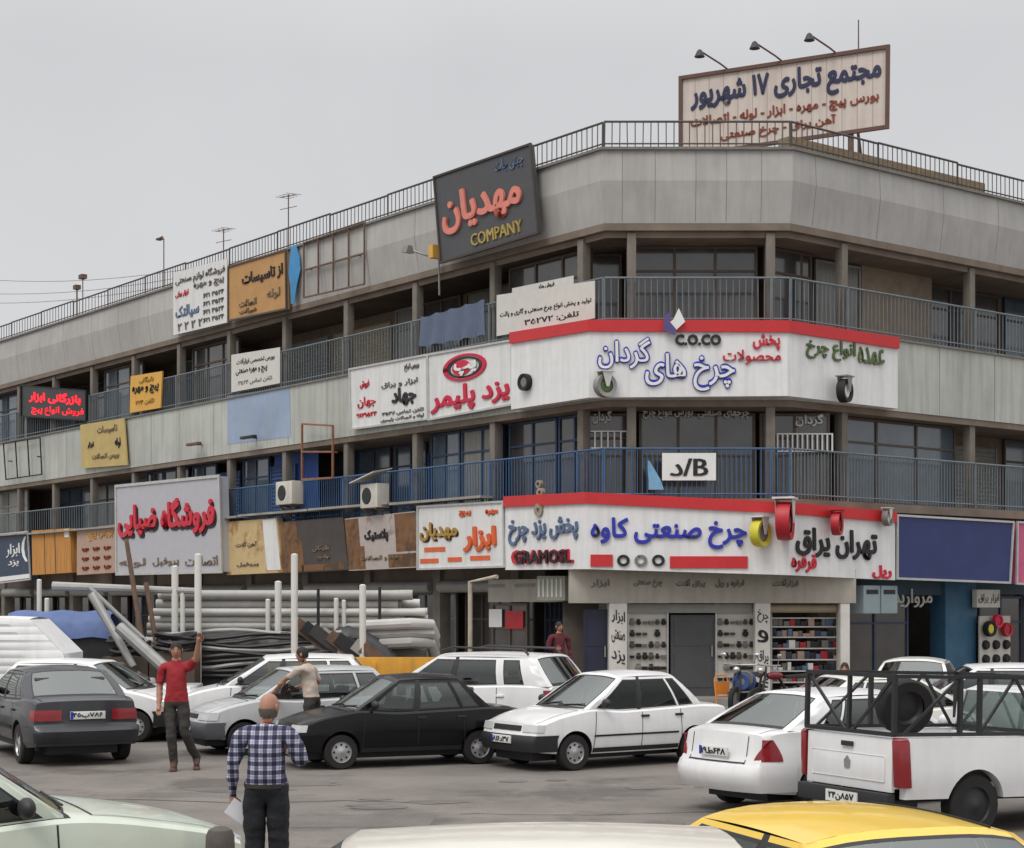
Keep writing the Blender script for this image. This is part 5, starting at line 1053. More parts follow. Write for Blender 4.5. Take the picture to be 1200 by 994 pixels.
# ------------------------------------------------------------------ pickup with a black cage
def pickup():
    r = thing('pickup_truck', 'white pickup truck with black pipe cage and a spare wheel over its bed', 'pickup truck', Matrix.Translation((3.5, 17.85, 0.03)) @ Matrix.Rotation(math.radians(27), 4, 'Z') @ Matrix.Rotation(math.radians(1.6), 4, 'Y'), 'cars parked along the street')
    W = .84; z0, z1 = .40, 1.02; R = .32; xw = 1.02
    m = MB()                 # bed sides with a wheel arch cut out; x forward, tailgate at x = 0
    for sg in (-1, 1):
        yo = lambda z: sg * (W - .02 * max(0, (z - .7) / .35) - .03 * max(0, (.6 - z) / .2)); yi = lambda z: sg * (W - .12)
        # strips for a curved side
        xs = sorted(set([.09, .3, xw - 1.181 * R, xw + 1.181 * R, 1.7, 2.05] + [xw + 1.18 * R * math.cos(math.pi * k / 18) for k in range(19)]))
        zlo = lambda x: max(z0, R + math.sqrt(max(0, (1.18 * R) ** 2 - (x - xw) ** 2))) if abs(x - xw) < 1.18 * R else z0
        g_ = lambda yf: [[(x, yf(zlo(x) + (z1 - zlo(x)) * k / 6), zlo(x) + (z1 - zlo(x)) * k / 6) for x in xs] for k in range(7)]
        go, gi = g_(yo), g_(yi); m.grid(go); m.grid(gi); m.grid([go[0], gi[0]]); m.grid([go[-1], gi[-1]]); m.grid([[r_[0] for r_ in go], [r_[0] for r_ in gi]]); m.grid([[r_[-1] for r_ in go], [r_[-1] for r_ in gi]])
    m.box(.04, 2.05, -W + .13, W - .13, .5, .55); m.box(2.0, 2.05, -W + .13, W - .13, .55, z1 - .02)
    m.build('bed', P_WHITE, r, smooth=40)
    m = MB(); m.box(.0, .045, -W + .14, W - .14, z0 + .06, z1 - .01); m.box(-.008, -.001, -W + .24, W - .24, z0 + .16, z0 + .42); tg = m.build('tailgate', P_WHITE, r, bevel=.012)
    m = MB(); m.box(-.03, -.009, -.09, .09, z1 - .13, z1 - .08); m.build('handle', trim_m, tg)
    m = MB(); m.prism([(-.02, .04, .66), (-.02, -.04, .66), (-.02, -.05, .74), (-.02, .0, .79), (-.02, .05, .74)], [(-.009, .04, .66), (-.009, -.04, .66), (-.009, -.05, .74), (-.009, .0, .79), (-.009, .05, .74)]); m.build('badge', steel_m, tg)
    for sg in (-1, 1):
        m = MB(); P_ = [(-.03, W - .105), (-.03, W - .06), (-.012, W - .015), (.04, W + .014), (.105, W + .018), (.12, W - .04), (.05, W - .105)]
        m.prism([(x + .03, sg * y, z0 + .12) for x, y in P_], [(x, sg * (y - .012), z1 - .03) for x, y in P_]); m.prism([(x, sg * (y - .012), z1 - .029) for x, y in P_], [(x * .7 + .02, sg * (y - .03), z1 + .0) for x, y in P_])
        if 0: ya, yb = sg * (W - .135), sg * (W + .004); m.hexa([(-.03, ya, z0 + .14), (.10, yb, z0 + .14), (.16, yb, z0 + .14), (.05, ya, z0 + .14)], [(-.0, ya, z1 + .01), (.08, yb - sg * .03, z1 + .01), (.13, yb - sg * .03, z1 + .01), (.05, ya, z1 + .01)]); m.hexa([(-.035, ya, z0 + .3), (.10, yb + sg * .012, z0 + .3), (.2, yb + sg * .012, z0 + .3), (.05, ya, z0 + .3)], [(-.02, ya, z1 - .06), (.09, yb - sg * .012, z1 - .06), (.15, yb - sg * .012, z1 - .06), (.05, ya, z1 - .06)])
        m.build('tail_light', lamp_r, r, bevel=.01)
    m = MB(); m.box(-.07, .04, -W + .12, W - .06, z0 - .12, z0 + .05); m.box(.04, .4, -W + .2, W - .2, z0 - .12, z0 - .02); m.build('rear_bumper', trim_m, r, bevel=.02)
    m = MB(); m.box(-.085, -.072, -.26, .26, z0 - .1, z0 + .02); pl_ = m.build('number_plate', plate_m, r)
    Vv, F = text_geo('۸۵۷ن۲۴', .03); m = MB(); m.add([(-.087 - .002 * d - .0006 * (i % 3), -(a - .5) * .42, z0 - .085 + .085 * b) for a, b, d, i in Vv], F); m.build('lettering', dark_m, pl_)
    m = MB(); m.box(.3, 4.3, -.45, .45, .34, .46); m.box(xw - .4, xw + .4, -W + .15, W - .15, .36, .7); m.build('chassis', trim_m, r)
    for sg in (-1, 1): wheel_parts(r, xw, sg * (W - .13), R, sg, 2, .2); wheel_parts(r, xw + 2.75, sg * (W - .13), R, sg, 2, .2)
    # cab: doors, glasshouse, bonnet
    m = MB()
    sec = lambda x, zt_, w_=W: [(x, -w_ * .96, .34), (x, -w_, .6), (x, -w_ * .95, zt_), (x, w_ * .95, zt_), (x, w_, .6), (x, w_ * .96, .34)]
    st = [(2.08, 1.0, W), (2.6, .97, W), (3.45, .96, W), (3.9, .9, W), (4.35, .78, W * .95), (4.5, .66, W * .88)]
    rows = [sec(*q_) + [sec(*q_)[0]] for q_ in st]; m.grid(rows); m.poly(sec(*st[0])); m.poly(sec(*st[-1])[::-1])
    gw, gr_ = W * .9, W * .74
    base = [(2.08, -gw, .98), (3.42, -gw, .94), (3.42, gw, .94), (2.08, gw, .98)]; top = [(2.12, -gr_, 1.46), (2.85, -gr_, 1.46), (2.85, gr_, 1.46), (2.12, gr_, 1.46)]
    for a, b in zip(base, top): m.bar(a, b, .07, .07)
    m.prism(top, [(2.2, -gr_ * .8, 1.52), (2.75, -gr_ * .8, 1.52), (2.75, gr_ * .8, 1.52), (2.2, gr_ * .8, 1.52)])
    m.build('cab', P_WHITE, r, bevel=.012)
    for i, nm in enumerate(('side_window', 'windshield', 'side_window', 'rear_window')):
        m = MB(); m.poly([base[i], base[(i + 1) % 4], top[(i + 1) % 4], top[i]]); m.build(nm, GLASS, r)
    m = MB()
    for x in (2.06, 2.10, 3.3): 
        for sg in (-1, 1): m.box(x - .006, x + .006, min(sg * W * .97, sg * (W + .004)), max(sg * W * .97, sg * (W + .004)), .42, .96)
    m.build('door_gap', gap_m, r)
    for sg in (-1, 1):
        m = MB(); y = sg * (W + .006); m.lathe([(.001, 0), (.045, 0), (.045, .006)], 14, c=(1.75, sg * (W - .02) + (.0 if sg > 0 else -.006), .84)); m.build('fuel_cap', trim_m, r)
    for sg in (-1, 1):
        m = MB(); m.ball((3.2, sg * (W + .1), 1.03), (.06, .1, .08)); m.build('wing_mirror', trim_m, r)
        m = MB(); m.hexa([(4.3, sg * W * .55, .58), (4.5, sg * W * .55, .56), (4.46, sg * W * .86, .56), (4.3, sg * W * .93, .58)], [(4.28, sg * W * .55, .72), (4.46, sg * W * .55, .68), (4.42, sg * W * .84, .68), (4.28, sg * W * .92, .72)]); m.build('headlight', lamp_c, r)
    # cage
    cm = mat('black_cage_paint', srgb(36, 36, 38), .5); m = MB(); zc0, zc1 = z1 + .03, z1 + .62; b = .038; yW = W - .12
    for z in (zc0, zc1):
        for sg in (-1, 1): m.bar((0, sg * yW, z), (2.08, sg * yW, z), b, b)
        for x in (.0, 2.08): m.bar((x, -yW - b / 2 + .002, z), (x, yW + b / 2 - .002, z), b + .004, b + .004)
    for sg in (-1, 1):
        for x in (.0, .86, 1.12, 2.08): m.bar((x, sg * yW, zc0), (x, sg * yW, zc1), b + .006, b + .006)
        m.bar((.86, sg * yW, zc1), (.12, sg * yW, zc0), b * .7, b * .7); m.bar((1.12, sg * yW, zc0), (1.6, sg * yW, zc1), b * .7, b * .7); m.bar((1.6, sg * yW, zc1), (2.02, sg * yW, zc0), b * .7, b * .7)
    m.bar((.0, 0, zc0), (.0, 0, zc1), b, b); m.bar((0, yW, zc1), (0, .06, zc0), b * .7, b * .7); m.bar((0, -yW, zc1), (0, -.06, zc0), b * .7, b * .7)
    m.build('cage', cm, r)
    return r
pk = pickup(); M = pk.matrix_basis
q = M @ Vector((.42, -.36, 1.12)); r = thing('spare_wheel', 'black spare wheel leaning inside the pickup cage', 'wheel', Matrix.Translation(q) @ Matrix.Rotation(math.radians(14), 4, 'Z') @ Matrix.Rotation(math.radians(8), 4, 'X')); R = .295
m = MB(); m.lathe([(R * .6, -.1), (R * .93, -.1), (R, -.07), (R, .07), (R * .93, .1), (R * .6, .1)], 30, c=(0, 0, .2)); m.build('tyre', tyre_m, r)
m = MB(); m.lathe([(R * .61, -.06), (R * .5, -.02), (R * .15, -.03), (.002, -.035)], 24, c=(0, 0, .2)); m.build('rim', mat('dark_steel_rim', srgb(60, 60, 62), .5, metal=.4), r)
# ------------------------------------------------------------------ ribbed van top at the edge
def van():
    r = thing('covered_pickup', 'pickup with a white ribbed metal canopy behind the dark graphite saloon', 'pickup truck', Matrix.Translation((-9.75, 31.6, 0)) @ Matrix.Rotation(math.radians(2), 4, 'Z'), 'cars parked along the street')
    m = MB(); zz = [1.05]; 
    L0, L1 = -2.6, 1.62
    for sg in (-1, 1):
        rows = []
        for i in range(25):
            z = 1.0 + 1.13 * i / 24; d = .012 if i % 3 else -.012; ins = .0 if z < 1.75 else (z - 1.75) * .55; xe = L1 - (0 if z < 1.5 else (z - 1.5) * 1.0)
            rows.append([(L0, sg * (.85 + d - ins * .3), z), (xe - .45, sg * (.85 + d - ins * .3), z), (xe, sg * (.8 - ins * .3), z)])
        m.grid(rows)
    m.grid([[(L0, y, 2.13 + .05 * (1 - (y / .78) ** 2)), (.54, y, 2.13 + .05 * (1 - (y / .78) ** 2)), (.98, y * .95, 2.12 + .04 * (1 - (y / .78) ** 2))] for y in (-.74, -.4, 0, .4, .74)])
    m.grid([[(1.62, -.8, 1.0), (1.62, .8, 1.0)], [(1.62, -.8, 1.5), (1.62, .8, 1.5)], [(1.0, -.73, 2.12), (1.0, .73, 2.12)]]); m.poly([(L0, -.85, 1), (L0, .85, 1), (L0, .74, 2.13), (L0, -.74, 2.13)])
    m.build('canopy', mat('white_ribbed_metal', srgb(222, 222, 222), .5, var=.04, streak=.15), r, smooth=20)
    m = MB(); m.box(-2.65, 1.7, -.84, .84, .5, .99); m.build('bed', P_WHITE, r, bevel=.03)
    m = MB(); m.box(1.75, 3.0, -.84, .84, .45, 1.0); m.box(3.0, 3.9, -.82, .82, .45, .9); m.build('cab', P_WHITE, r, bevel=.06)
    m = MB(); m.hexa([(1.78, -.78, 1.0), (2.9, -.78, 1.0), (2.9, .78, 1.0), (1.78, .78, 1.0)], [(1.8, -.66, 1.3), (2.4, -.66, 1.3), (2.4, .66, 1.3), (1.8, .66, 1.3)]); m.build('cab_window', pane_m, r)
    for x in (-1.6, 2.9):
        for sg in (-1, 1): wheel_parts(r, x, sg * .74, .32, sg, 2)
van()
# ------------------------------------------------------------------ pipe yard in front of the shops
r = thing('flatbed_trailer', 'low yellow flatbed trailer with a small blue plate on its side board', 'trailer', Matrix.Translation((-2.0, 33.2, 0)))
m = MB(); m.box(-2.6, 2.4, -1.0, 1.0, .82, .92); m.build('bed', rust_m, r)
yb = mat('yellow_side_board', srgb(212, 152, 46), .6, var=.12, streak=.25)
m = MB(); m.box(-2.6, 2.4, -1.06, -1.01, .86, 1.40); m.box(-2.6, 2.4, 1.01, 1.06, .86, 1.33)
for k in range(6): x = -2.55 + k * .98; m.box(x - .03, x + .03, -1.085, -1.062, .88, 1.31)
m.build('side_board', yb, r, bevel=.01)
m = MB(); m.box(1.05, 1.5, -1.1, -1.088, .98, 1.2); m.build('blue_plate', mat('blue_plate', srgb(66, 72, 140), .5), r)
m = MB(); m.box(-2.9, 2.3, -.35, .35, .55, .8); m.build('chassis', trim_m, r)
for x in (-1.5, 1.4):
    for sg in (-1, 1): wheel_parts(r, x, sg * .8, .42, sg, 2, .24)
pipe_w = mat('white_plastic_pipe', srgb(192, 190, 186), .45, var=.08, scale=2); pipe_g = mat('grey_plastic_pipe', srgb(160, 158, 154), .5, var=.1); pipe_in = mat('pipe_bore', srgb(60, 58, 56), .8)
rr = random.Random(3); r = thing('pipe_stack', 'big stack of long white plastic pipes between upright posts before the shops', 'pipe stack', Matrix.Translation((-4.7, 36.6, .13)))
for j, z in enumerate((1.5, 1.65, 1.8, 1.95, 2.1, 2.27, 2.46)):
    for i in range(4):
        R_ = .082 if j < 5 else .1; y = -.95 + i * .23 + (j % 2) * .1; x0 = -2.95 + rr.uniform(-.1, .35) + (.3 if j > 5 else 0); x1 = 2.75 + rr.uniform(-.35, .2) - (.2 if j > 4 else 0)
        m = MB(); m.lathe([(.001, x0 + .1), (R_ * .86, x0 + .1), (R_ * .86, x0), (R_, x0), (R_, x1 - .2), (R_ * 1.08, x1 - .18), (R_ * 1.08, x1), (R_ * .9, x1), (R_ * .9, x1 - .1), (.001, x1 - .1)], 12, axis='x', c=(0, y, z)); m.build('pipe', pipe_w if rr.random() < .75 else pipe_g, r)
for j in range(5):
    for i in range(3):
        z = .15 + .27 * j; y = -.7 + i * .29; m = MB(); m.lathe([(.001, -2.8), (.13, -2.8), (.13, 2.9), (.001, 2.9)], 10, axis='x', c=(0, y, z)); m.build('pipe', pipe_g, r)
# grey pipe bundle ends bulging to one side
for k in range(4):
    z = 1.42 + .2 * (k % 3); m = MB(); m.tube([(1.6, -1.1 - .08 * k, z), (2.6, -1.1 - .1 * k, z + .05), (3.0, -.95, z + .02), (3.08, -.7, z - .25)], .12, 10); m.build('pipe', pipe_g if k % 2 else pipe_w, r)
tarp = mat('black_plastic_tarp', srgb(58, 57, 58), .5, var=.3, scale=3, bump=.4)
r = thing('tarp_pile', 'black tarpaulin heaped over hoses in front of the white pipes', 'tarpaulin', Matrix.Translation((-4.6, 35.3, 0))); m = MB(); rows = []
hts = sm_interp([(-3.0, .3), (-2.7, 1.6), (-1.5, 1.86), (-.8, 1.9), (0, 1.8), (.8, 1.78), (1.1, 1.98), (1.4, 1.95), (2.2, 1.5), (2.8, .2)], k=6)
for i in range(60):
    x = -3 + 5.8 * i / 59; h = hts(x) + rr.uniform(-.03, .03); rows.append([(x, -.45, .14), (x + rr.uniform(-.03, .03), -.42, h * .4), (x, -.36 + rr.uniform(-.05, .05), h * .7), (x, -.28 + rr.uniform(-.05, .05), h * .9), (x, -.1, h), (x, .2, h * .97), (x, .45, h * .6), (x, .5, .14)])
m.grid(rows); m.build('tarpaulin', tarp, r, smooth=60)
for k in range(12):
    z = .9 + .085 * k; y = -.56 + .02 * (k % 2); x0 = -2.6 + rr.uniform(-.2, .5); x1 = 1.0 + rr.uniform(-.4, .6); m = MB(); m.tube([(x0 + (x1 - x0) * q_ / 10, y + rr.uniform(-.02, .02), z + .05 * math.sin(q_ * .8 + k) + rr.uniform(-.015, .015)) for q_ in range(11)], .042, 7); m.build('hose', [dark_m, tarp, dark_m, pipe_g][k % 4], r)
r = thing('timber_pile', 'tilted dark boards lying over the tarpaulin heap', 'boards', Matrix.Translation((-3.85, 34.75, 0)))
for k in range(9):
    a = math.radians(38); x = -.25 + k * .17; m = MB(); L_ = .85 - .05 * k; zc = 1.74 - k * .06
    m.bar((x - .3, -.05 - .02 * (k % 3), zc + .28), (x + .42, .0, zc - .28), .05, .26); m.build('plank', [rust_m, trim_m, tarp, pipe_g][k % 4], r)
m = MB(); m.box(-.4, 1.6, .04, .3, 0, 1.1); m.build('crate', frame_brown, r)
post_w = mat('white_post_paint', srgb(214, 212, 206), .6, var=.06, streak=.2)
for i, (u, vt, Y, lab) in enumerate(((232, 650, 34.6, 'tall white post rising behind the raised arm'), (345, 650, 34.4, 'tallest white post in front of the white pipes'), (205, 664, 35.2, 'white post beside the tall one in front of the grey sign'), (214, 690, 35.2, 'short white post close beside two taller ones'), (326, 682, 35.2, 'white post just before the tallest white post'), (314, 703, 35.5, 'shorter white post far inside the pipe stack'), (425, 686, 34.7, 'white post at the boards near the pipe ends'), (394, 702, 35.5, 'thin white post between the tallest post and the pipe ends'), (403, 704, 35.6, 'thin white post paired beside another thin one'), (46, 680, 36, 'white post below the wooden sign'), (55, 702, 36, 'short white post near the blue sheet'))):
    p_ = at(u, vt, Y); r = thing('white_post', lab, 'post', T(p_.x, Y, 0), 'white posts of the pipe yard'); m = MB(); h = p_.z; m.tube([(0, 0, 0), (0, 0, h), (0, 0, h + .02)], [.07 if i in (0, 1, 2, 4, 6) else .05] * 2 + [.03], 10); m.build('pole', post_w, r)
for u, vt, vb, lab in ((373, 690, 770, 'thin black upright bar in front of the white pipes'), (445, 688, 768, 'thin black upright bar near the pipe ends')):
    p_ = at(u, vt, 35.4); r = thing('iron_bar', lab, 'bar', T(p_.x, 35.4, 0)); m = MB(); m.tube([(0, 0, 0), (0, 0, p_.z)], .035, 6); m.build('bar', dark_m, r)
# leaning galvanised poles
def pole(name, lab, a, b, ra, rb, mt, group='poles leaning at the pipe yard'):
    r = thing(name, lab, 'pole', T(a.x, a.y, a.z), group); m = MB(); m.tube([(0, 0, 0), b - a], [ra, rb], 10); m.build('shaft', mt, r); return r
pole('steel_pole', 'thick grey lamp pole leaning down towards the red shirted person', at(140, 735, 33.6), at(196, 786, 33.2), .12, .13, steel_m)
pole('steel_pole', 'grey pole with a flared head leaning beside the thick grey pole', at(108, 697, 34.2), at(157, 782, 33.6), .10, .07, steel_m)
pole('steel_pole', 'thin grey pole leaning from the long horizontal pole', at(104, 688, 34.6), at(182, 762, 34.4), .05, .05, steel_m)
pole('steel_pole', 'long grey pole lying level under the grey sign', at(62, 687, 35.3), at(232, 693, 35.2), .1, .07, pipe_g)
pole('rusty_pole', 'rusty pole standing in front of the big grey sign', at(148, 632, 34.9), at(170, 775, 34.7), .045, .06, rust_m)
pole('rusty_pole', 'shorter rusty pole leaning next to the taller rusty pole', at(171, 683, 35), at(186, 772, 34.8), .05, .05, rust_m)
m = MB(); r = thing('blue_sheet', 'blue plastic sheet over a load behind the white ribbed canopy', 'sheet', T(-9.1, 35.2, .13)); rows = []
for i in range(14):
    x = -1.2 + 2.1 * i / 13; h = 2.08 + .02 * math.sin(i * 1.3); rows.append([(x, -.5, h - .5), (x, -.45, h - .2 + rr.uniform(-.03, .03)), (x, -.3, h), (x, .3, h + .05), (x, .5, h - .3)])
m.grid(rows); m.build('sheet', mat('blue_tarp', srgb(84, 104, 150), .6, var=.2, bump=.3), r, smooth=60)
m = MB(); m.box(-1.15, .9, -.42, .42, 0, 1.6); m.build('load', trim_m, r)
for u, v, lab, rad in ((152, 742, 'black hose coils piled up behind the white hatchback', .34), (206, 736, 'black hose coils piled up near the tall white post', .4)):
    p_ = at(u, v, 34.3); r = thing('hose_coil', lab, 'hose', T(p_.x, p_.y, 0)); m = MB()
    for k in range(5): a0 = rr.uniform(0, 6); qx, qy = rr.uniform(-.06, .06), rr.uniform(-.05, .05); m.tube([(qx + rad * math.cos(a) * (1 + .06 * math.sin(3 * a + a0)), qy + rad * math.sin(a), p_.z - .42 + .07 * k + .03 * math.sin(2 * a + a0)) for a in [2 * math.pi * q_ / 24 for q_ in range(25)]], .045, 6, cap=False)
    m.build('hose', dark_m, r); m = MB(); m.box(-.45, .45, -.4, .4, 0, p_.z - .47); m.build('crate', frame_brown, r)
# bollard by the green car
p_ = at(258, 969, 11.6); r = thing('bollard', 'dark grey round topped post just ahead of the pale green bonnet', 'bollard', T(p_.x, p_.y, 0)); h = p_.z; m = MB(); m.lathe([(.1, 0), (.1, h - .12), (.098, h - .06), (.08, h - .02), (.04, h), (.001, h)], 18, axis='z'); m.build('post', mat('worn_grey_post', srgb(86, 80, 76), .8, var=.2, scale=8), r)
# trolleys and motorcycle before the corner shop
def motorcycle(loc, ang, lab, tank):
    r = thing('motorcycle', lab, 'motorcycle', Matrix.Translation(loc) @ Matrix.Rotation(math.radians(ang), 4, 'Z'))
    for x in (-.62, .64):
        m = MB(); m.lathe([(.22, -.05), (.29, -.04), (.3, 0), (.29, .04), (.22, .05)], 24, c=(x, 0, .3)); w_ = m.build('wheel', tyre_m, r); m = MB(); m.lathe([(.21, -.02), (.06, -.05), (.001, -.05)], 16, c=(x, 0, .3)); m.lathe([(.21, .02), (.06, .05), (.001, .05)], 16, c=(x, 0, .3)); m.build('rim', steel_m, w_)
    m = MB(); m.tube([(-.62, .08, .3), (-.1, .06, .42), (.1, 0, .75), (.5, 0, .88)], .03, 6); m.tube([(.64, .08, .3), (.5, .06, .85), (.44, .0, 1.0)], .025, 6); m.tube([(.64, -.08, .3), (.5, -.06, .85)], .025, 6); m.box(-.15, .2, -.12, .12, .25, .55); m.build('frame', trim_m, r)
    m = MB(); m.ball((.22, 0, .82), (.22, .1, .085)); m.build('tank', tank, r)
    m = MB(); m.hexa([(-.75, -.11, .76), (.0, -.1, .76), (.0, .1, .76), (-.75, .11, .76)], [(-.75, -.09, .86), (.0, -.09, .82), (.0, .09, .82), (-.75, .09, .86)]); m.build('saddle', dark_m, r, bevel=.02)
    m = MB(); m.tube([(.36, -.36, 1.04), (.44, -.1, 1.03), (.44, .1, 1.03), (.36, .36, 1.04)], .018, 6); m.build('handlebar', steel_m, r)
    m = MB(); m.ball((.58, 0, .93), (.07, .075, .075)); m.build('headlight', chrome, r)
    for sg in (-1, 1): m = MB(); m.tube([(.38, sg * .3, 1.05), (.4, sg * .36, 1.2)], .008, 5); m.ball((.4, sg * .36, 1.23), (.015, .07, .045)); m.build('mirror', chrome, r)
    m = MB(); m.hexa([(-.95, -.08, .5), (-.4, -.08, .62), (-.4, .08, .62), (-.95, .08, .5)], [(-.98, -.08, .53), (-.4, -.08, .65), (-.4, .08, .65), (-.98, .08, .53)]); m.build('mudguard', tank, r)
motorcycle((5.5, 34.6, .13), 210, 'red motorcycle parked in front of the open stock shelf', mat('dark_red_tank', srgb(112, 30, 38), .3))
motorcycle((4.85, 35.2, .13), 240, 'dark motorcycle parked beside the second lettered pillar', dark_m)
r = thing('hand_trolley', 'orange hand trolley with a curved back standing by the grey shop door', 'trolley', T(4.35, 35.0, .13, .3) @ Matrix.Scale(.75, 4)); org = mat('orange_trolley_paint', srgb(214, 130, 50), .5); m = MB()
for x in (-.2, .2): m.tube([(x, 0, .1), (x, .12, .6), (x, .2, .95)], .022, 6)
m.tube([(-.2, .2, .95), (-.14, .22, 1.08), (.14, .22, 1.08), (.2, .2, .95)], .022, 6); m.box(-.26, .26, -.35, .0, .06, .09); m.tube([(-.2, .1, .5), (.2, .1, .5)], .018, 6); m.box(-.19, .19, .12, .15, .55, .9); m.build('frame', org, r)
for sg in (-1, 1): m = MB(); m.lathe([(.001, -.03), (.1, -.04), (.12, -.02), (.12, .02), (.1, .04), (.001, .03)], 16, axis='x', c=(sg * .3, .08, .12)); m.build('wheel', black_m, r)
r = thing('wheel_rack', 'blue wheels stacked upright beside the orange hand trolley', 'wheel rack', T(4.75, 34.8, .13) @ Matrix.Scale(.8, 4)); bl = mat('blue_wheel_rubber', srgb(60, 84, 140), .5)
for k in range(3):
    m = MB(); m.lathe([(.09, -.05), (.2, -.06), (.23, -.03), (.23, .03), (.2, .06), (.09, .05)], 20, c=(.1 * k - .1, .13 * k, .86 + .05 * (k % 2))); w_ = m.build('wheel', bl if k != 1 else greyl, r); m = MB(); m.lathe([(.001, -.05), (.092, -.045)], 14, c=(.1 * k - .1, .13 * k, .86 + .05 * (k % 2))); m.build('hub', steel_m, w_)
m = MB(); m.box(-.4, .4, -.12, .4, .58, .62); 
for x in (-.38, .36): m.box(x, x + .03, -.1, -.07, 0, .58); m.box(x, x + .03, .35, .38, 0, .58)
m.build('stand', steel_m, r)

# ------------------------------------------------------------------ people
skin_m = mat('skin', srgb(168, 122, 100), .55, var=.14, scale=9); hair_m = mat('dark_hair', srgb(34, 28, 26), .7, var=.3, scale=30); hair_g = mat('grey_hair', srgb(92, 82, 76), .8, var=.3, scale=30)
red_shirt = mat('dark_red_shirt', srgb(152, 38, 46), .85, var=.15, scale=7, bump=.9); trous = mat('dark_grey_trousers', srgb(58, 54, 52), .9, var=.15, scale=7, bump=.9); trous_b = mat('black_trousers', srgb(32, 34, 38), .9, var=.15, scale=7, bump=.9); beige_sh = mat('beige_shirt', srgb(186, 172, 158), .85, var=.1, scale=7, bump=.9); shoe_m = mat('dark_shoe', srgb(40, 34, 32), .6); maroon = mat('maroon_jacket', srgb(92, 34, 42), .85, var=.15); navy_c = mat('navy_cloth', srgb(36, 40, 62), .9); eye_m = mat('eye_dark', srgb(24, 20, 20), .3); lip_m = mat('lip', srgb(150, 92, 82), .5); belt_m = mat('belt_leather', srgb(48, 38, 32), .5); sandal = mat('brown_sandal', srgb(84, 56, 46), .7)
def plaid():
    m = bpy.data.materials.new('navy_white_plaid'); m.use_nodes = True; t = m.node_tree; b = t.nodes['Principled BSDF']; b.inputs['Roughness'].default_value = .9; nz = N(t, 'ShaderNodeTexNoise'); nz.inputs['Scale'].default_value = 7; nz.inputs['Detail'].default_value = 4; bp = N(t, 'ShaderNodeBump'); bp.inputs['Strength'].default_value = .9; bp.inputs['Distance'].default_value = .02; t.links.new(nz.outputs[0], bp.inputs['Height']); t.links.new(bp.outputs[0], b.inputs['Normal'])
    co = N(t, 'ShaderNodeTexCoord'); sp_ = N(t, 'ShaderNodeSeparateXYZ'); t.links.new(co.outputs['Object'], sp_.inputs[0])
    def stripe(sock, per, duty, phase=0):
        a = N(t, 'ShaderNodeMath', operation='MULTIPLY_ADD'); a.inputs[1].default_value = 1 / per; a.inputs[2].default_value = phase; t.links.new(sock, a.inputs[0])
        f = N(t, 'ShaderNodeMath', operation='FRACT'); t.links.new(a.outputs[0], f.inputs[0])
        c = N(t, 'ShaderNodeMath', operation='LESS_THAN'); c.inputs[1].default_value = duty; t.links.new(f.outputs[0], c.inputs[0]); return c.outputs[0]
    sx, sz, sx2, sz2 = stripe(sp_.outputs[0], .072, .5, .1), stripe(sp_.outputs[2], .072, .5), stripe(sp_.outputs[0], .072, .12, .35), stripe(sp_.outputs[2], .072, .12, .3)
    ad = N(t, 'ShaderNodeMath', operation='ADD'); t.links.new(sx, ad.inputs[0]); t.links.new(sz, ad.inputs[1])
    hf = N(t, 'ShaderNodeMath', operation='MULTIPLY'); hf.inputs[1].default_value = .5; t.links.new(ad.outputs[0], hf.inputs[0])
    r_ = N(t, 'ShaderNodeValToRGB'); r_.color_ramp.interpolation = 'CONSTANT'; el = r_.color_ramp.elements; el[0].position = 0; el[0].color = srgb(188, 188, 200) + (1,); el[1].position = .4; el[1].color = srgb(92, 92, 118) + (1,); e_ = el.new(.9); e_.color = srgb(36, 36, 58) + (1,)
    t.links.new(hf.outputs[0], r_.inputs[0])
    mxa = N(t, 'ShaderNodeMath', operation='MAXIMUM'); t.links.new(sx2, mxa.inputs[0]); t.links.new(sz2, mxa.inputs[1]); ml = N(t, 'ShaderNodeMath', operation='MULTIPLY'); ml.inputs[1].default_value = .45; t.links.new(mxa.outputs[0], ml.inputs[0])
    mm = N(t, 'ShaderNodeMix', data_type='RGBA'); t.links.new(ml.outputs[0], mm.inputs['Factor']); t.links.new(r_.outputs[0], mm.inputs[6]); mm.inputs[7].default_value = srgb(60, 56, 90) + (1,); t.links.new(mm.outputs[2], b.inputs['Base Color'])
    return m
PLAID = plaid()
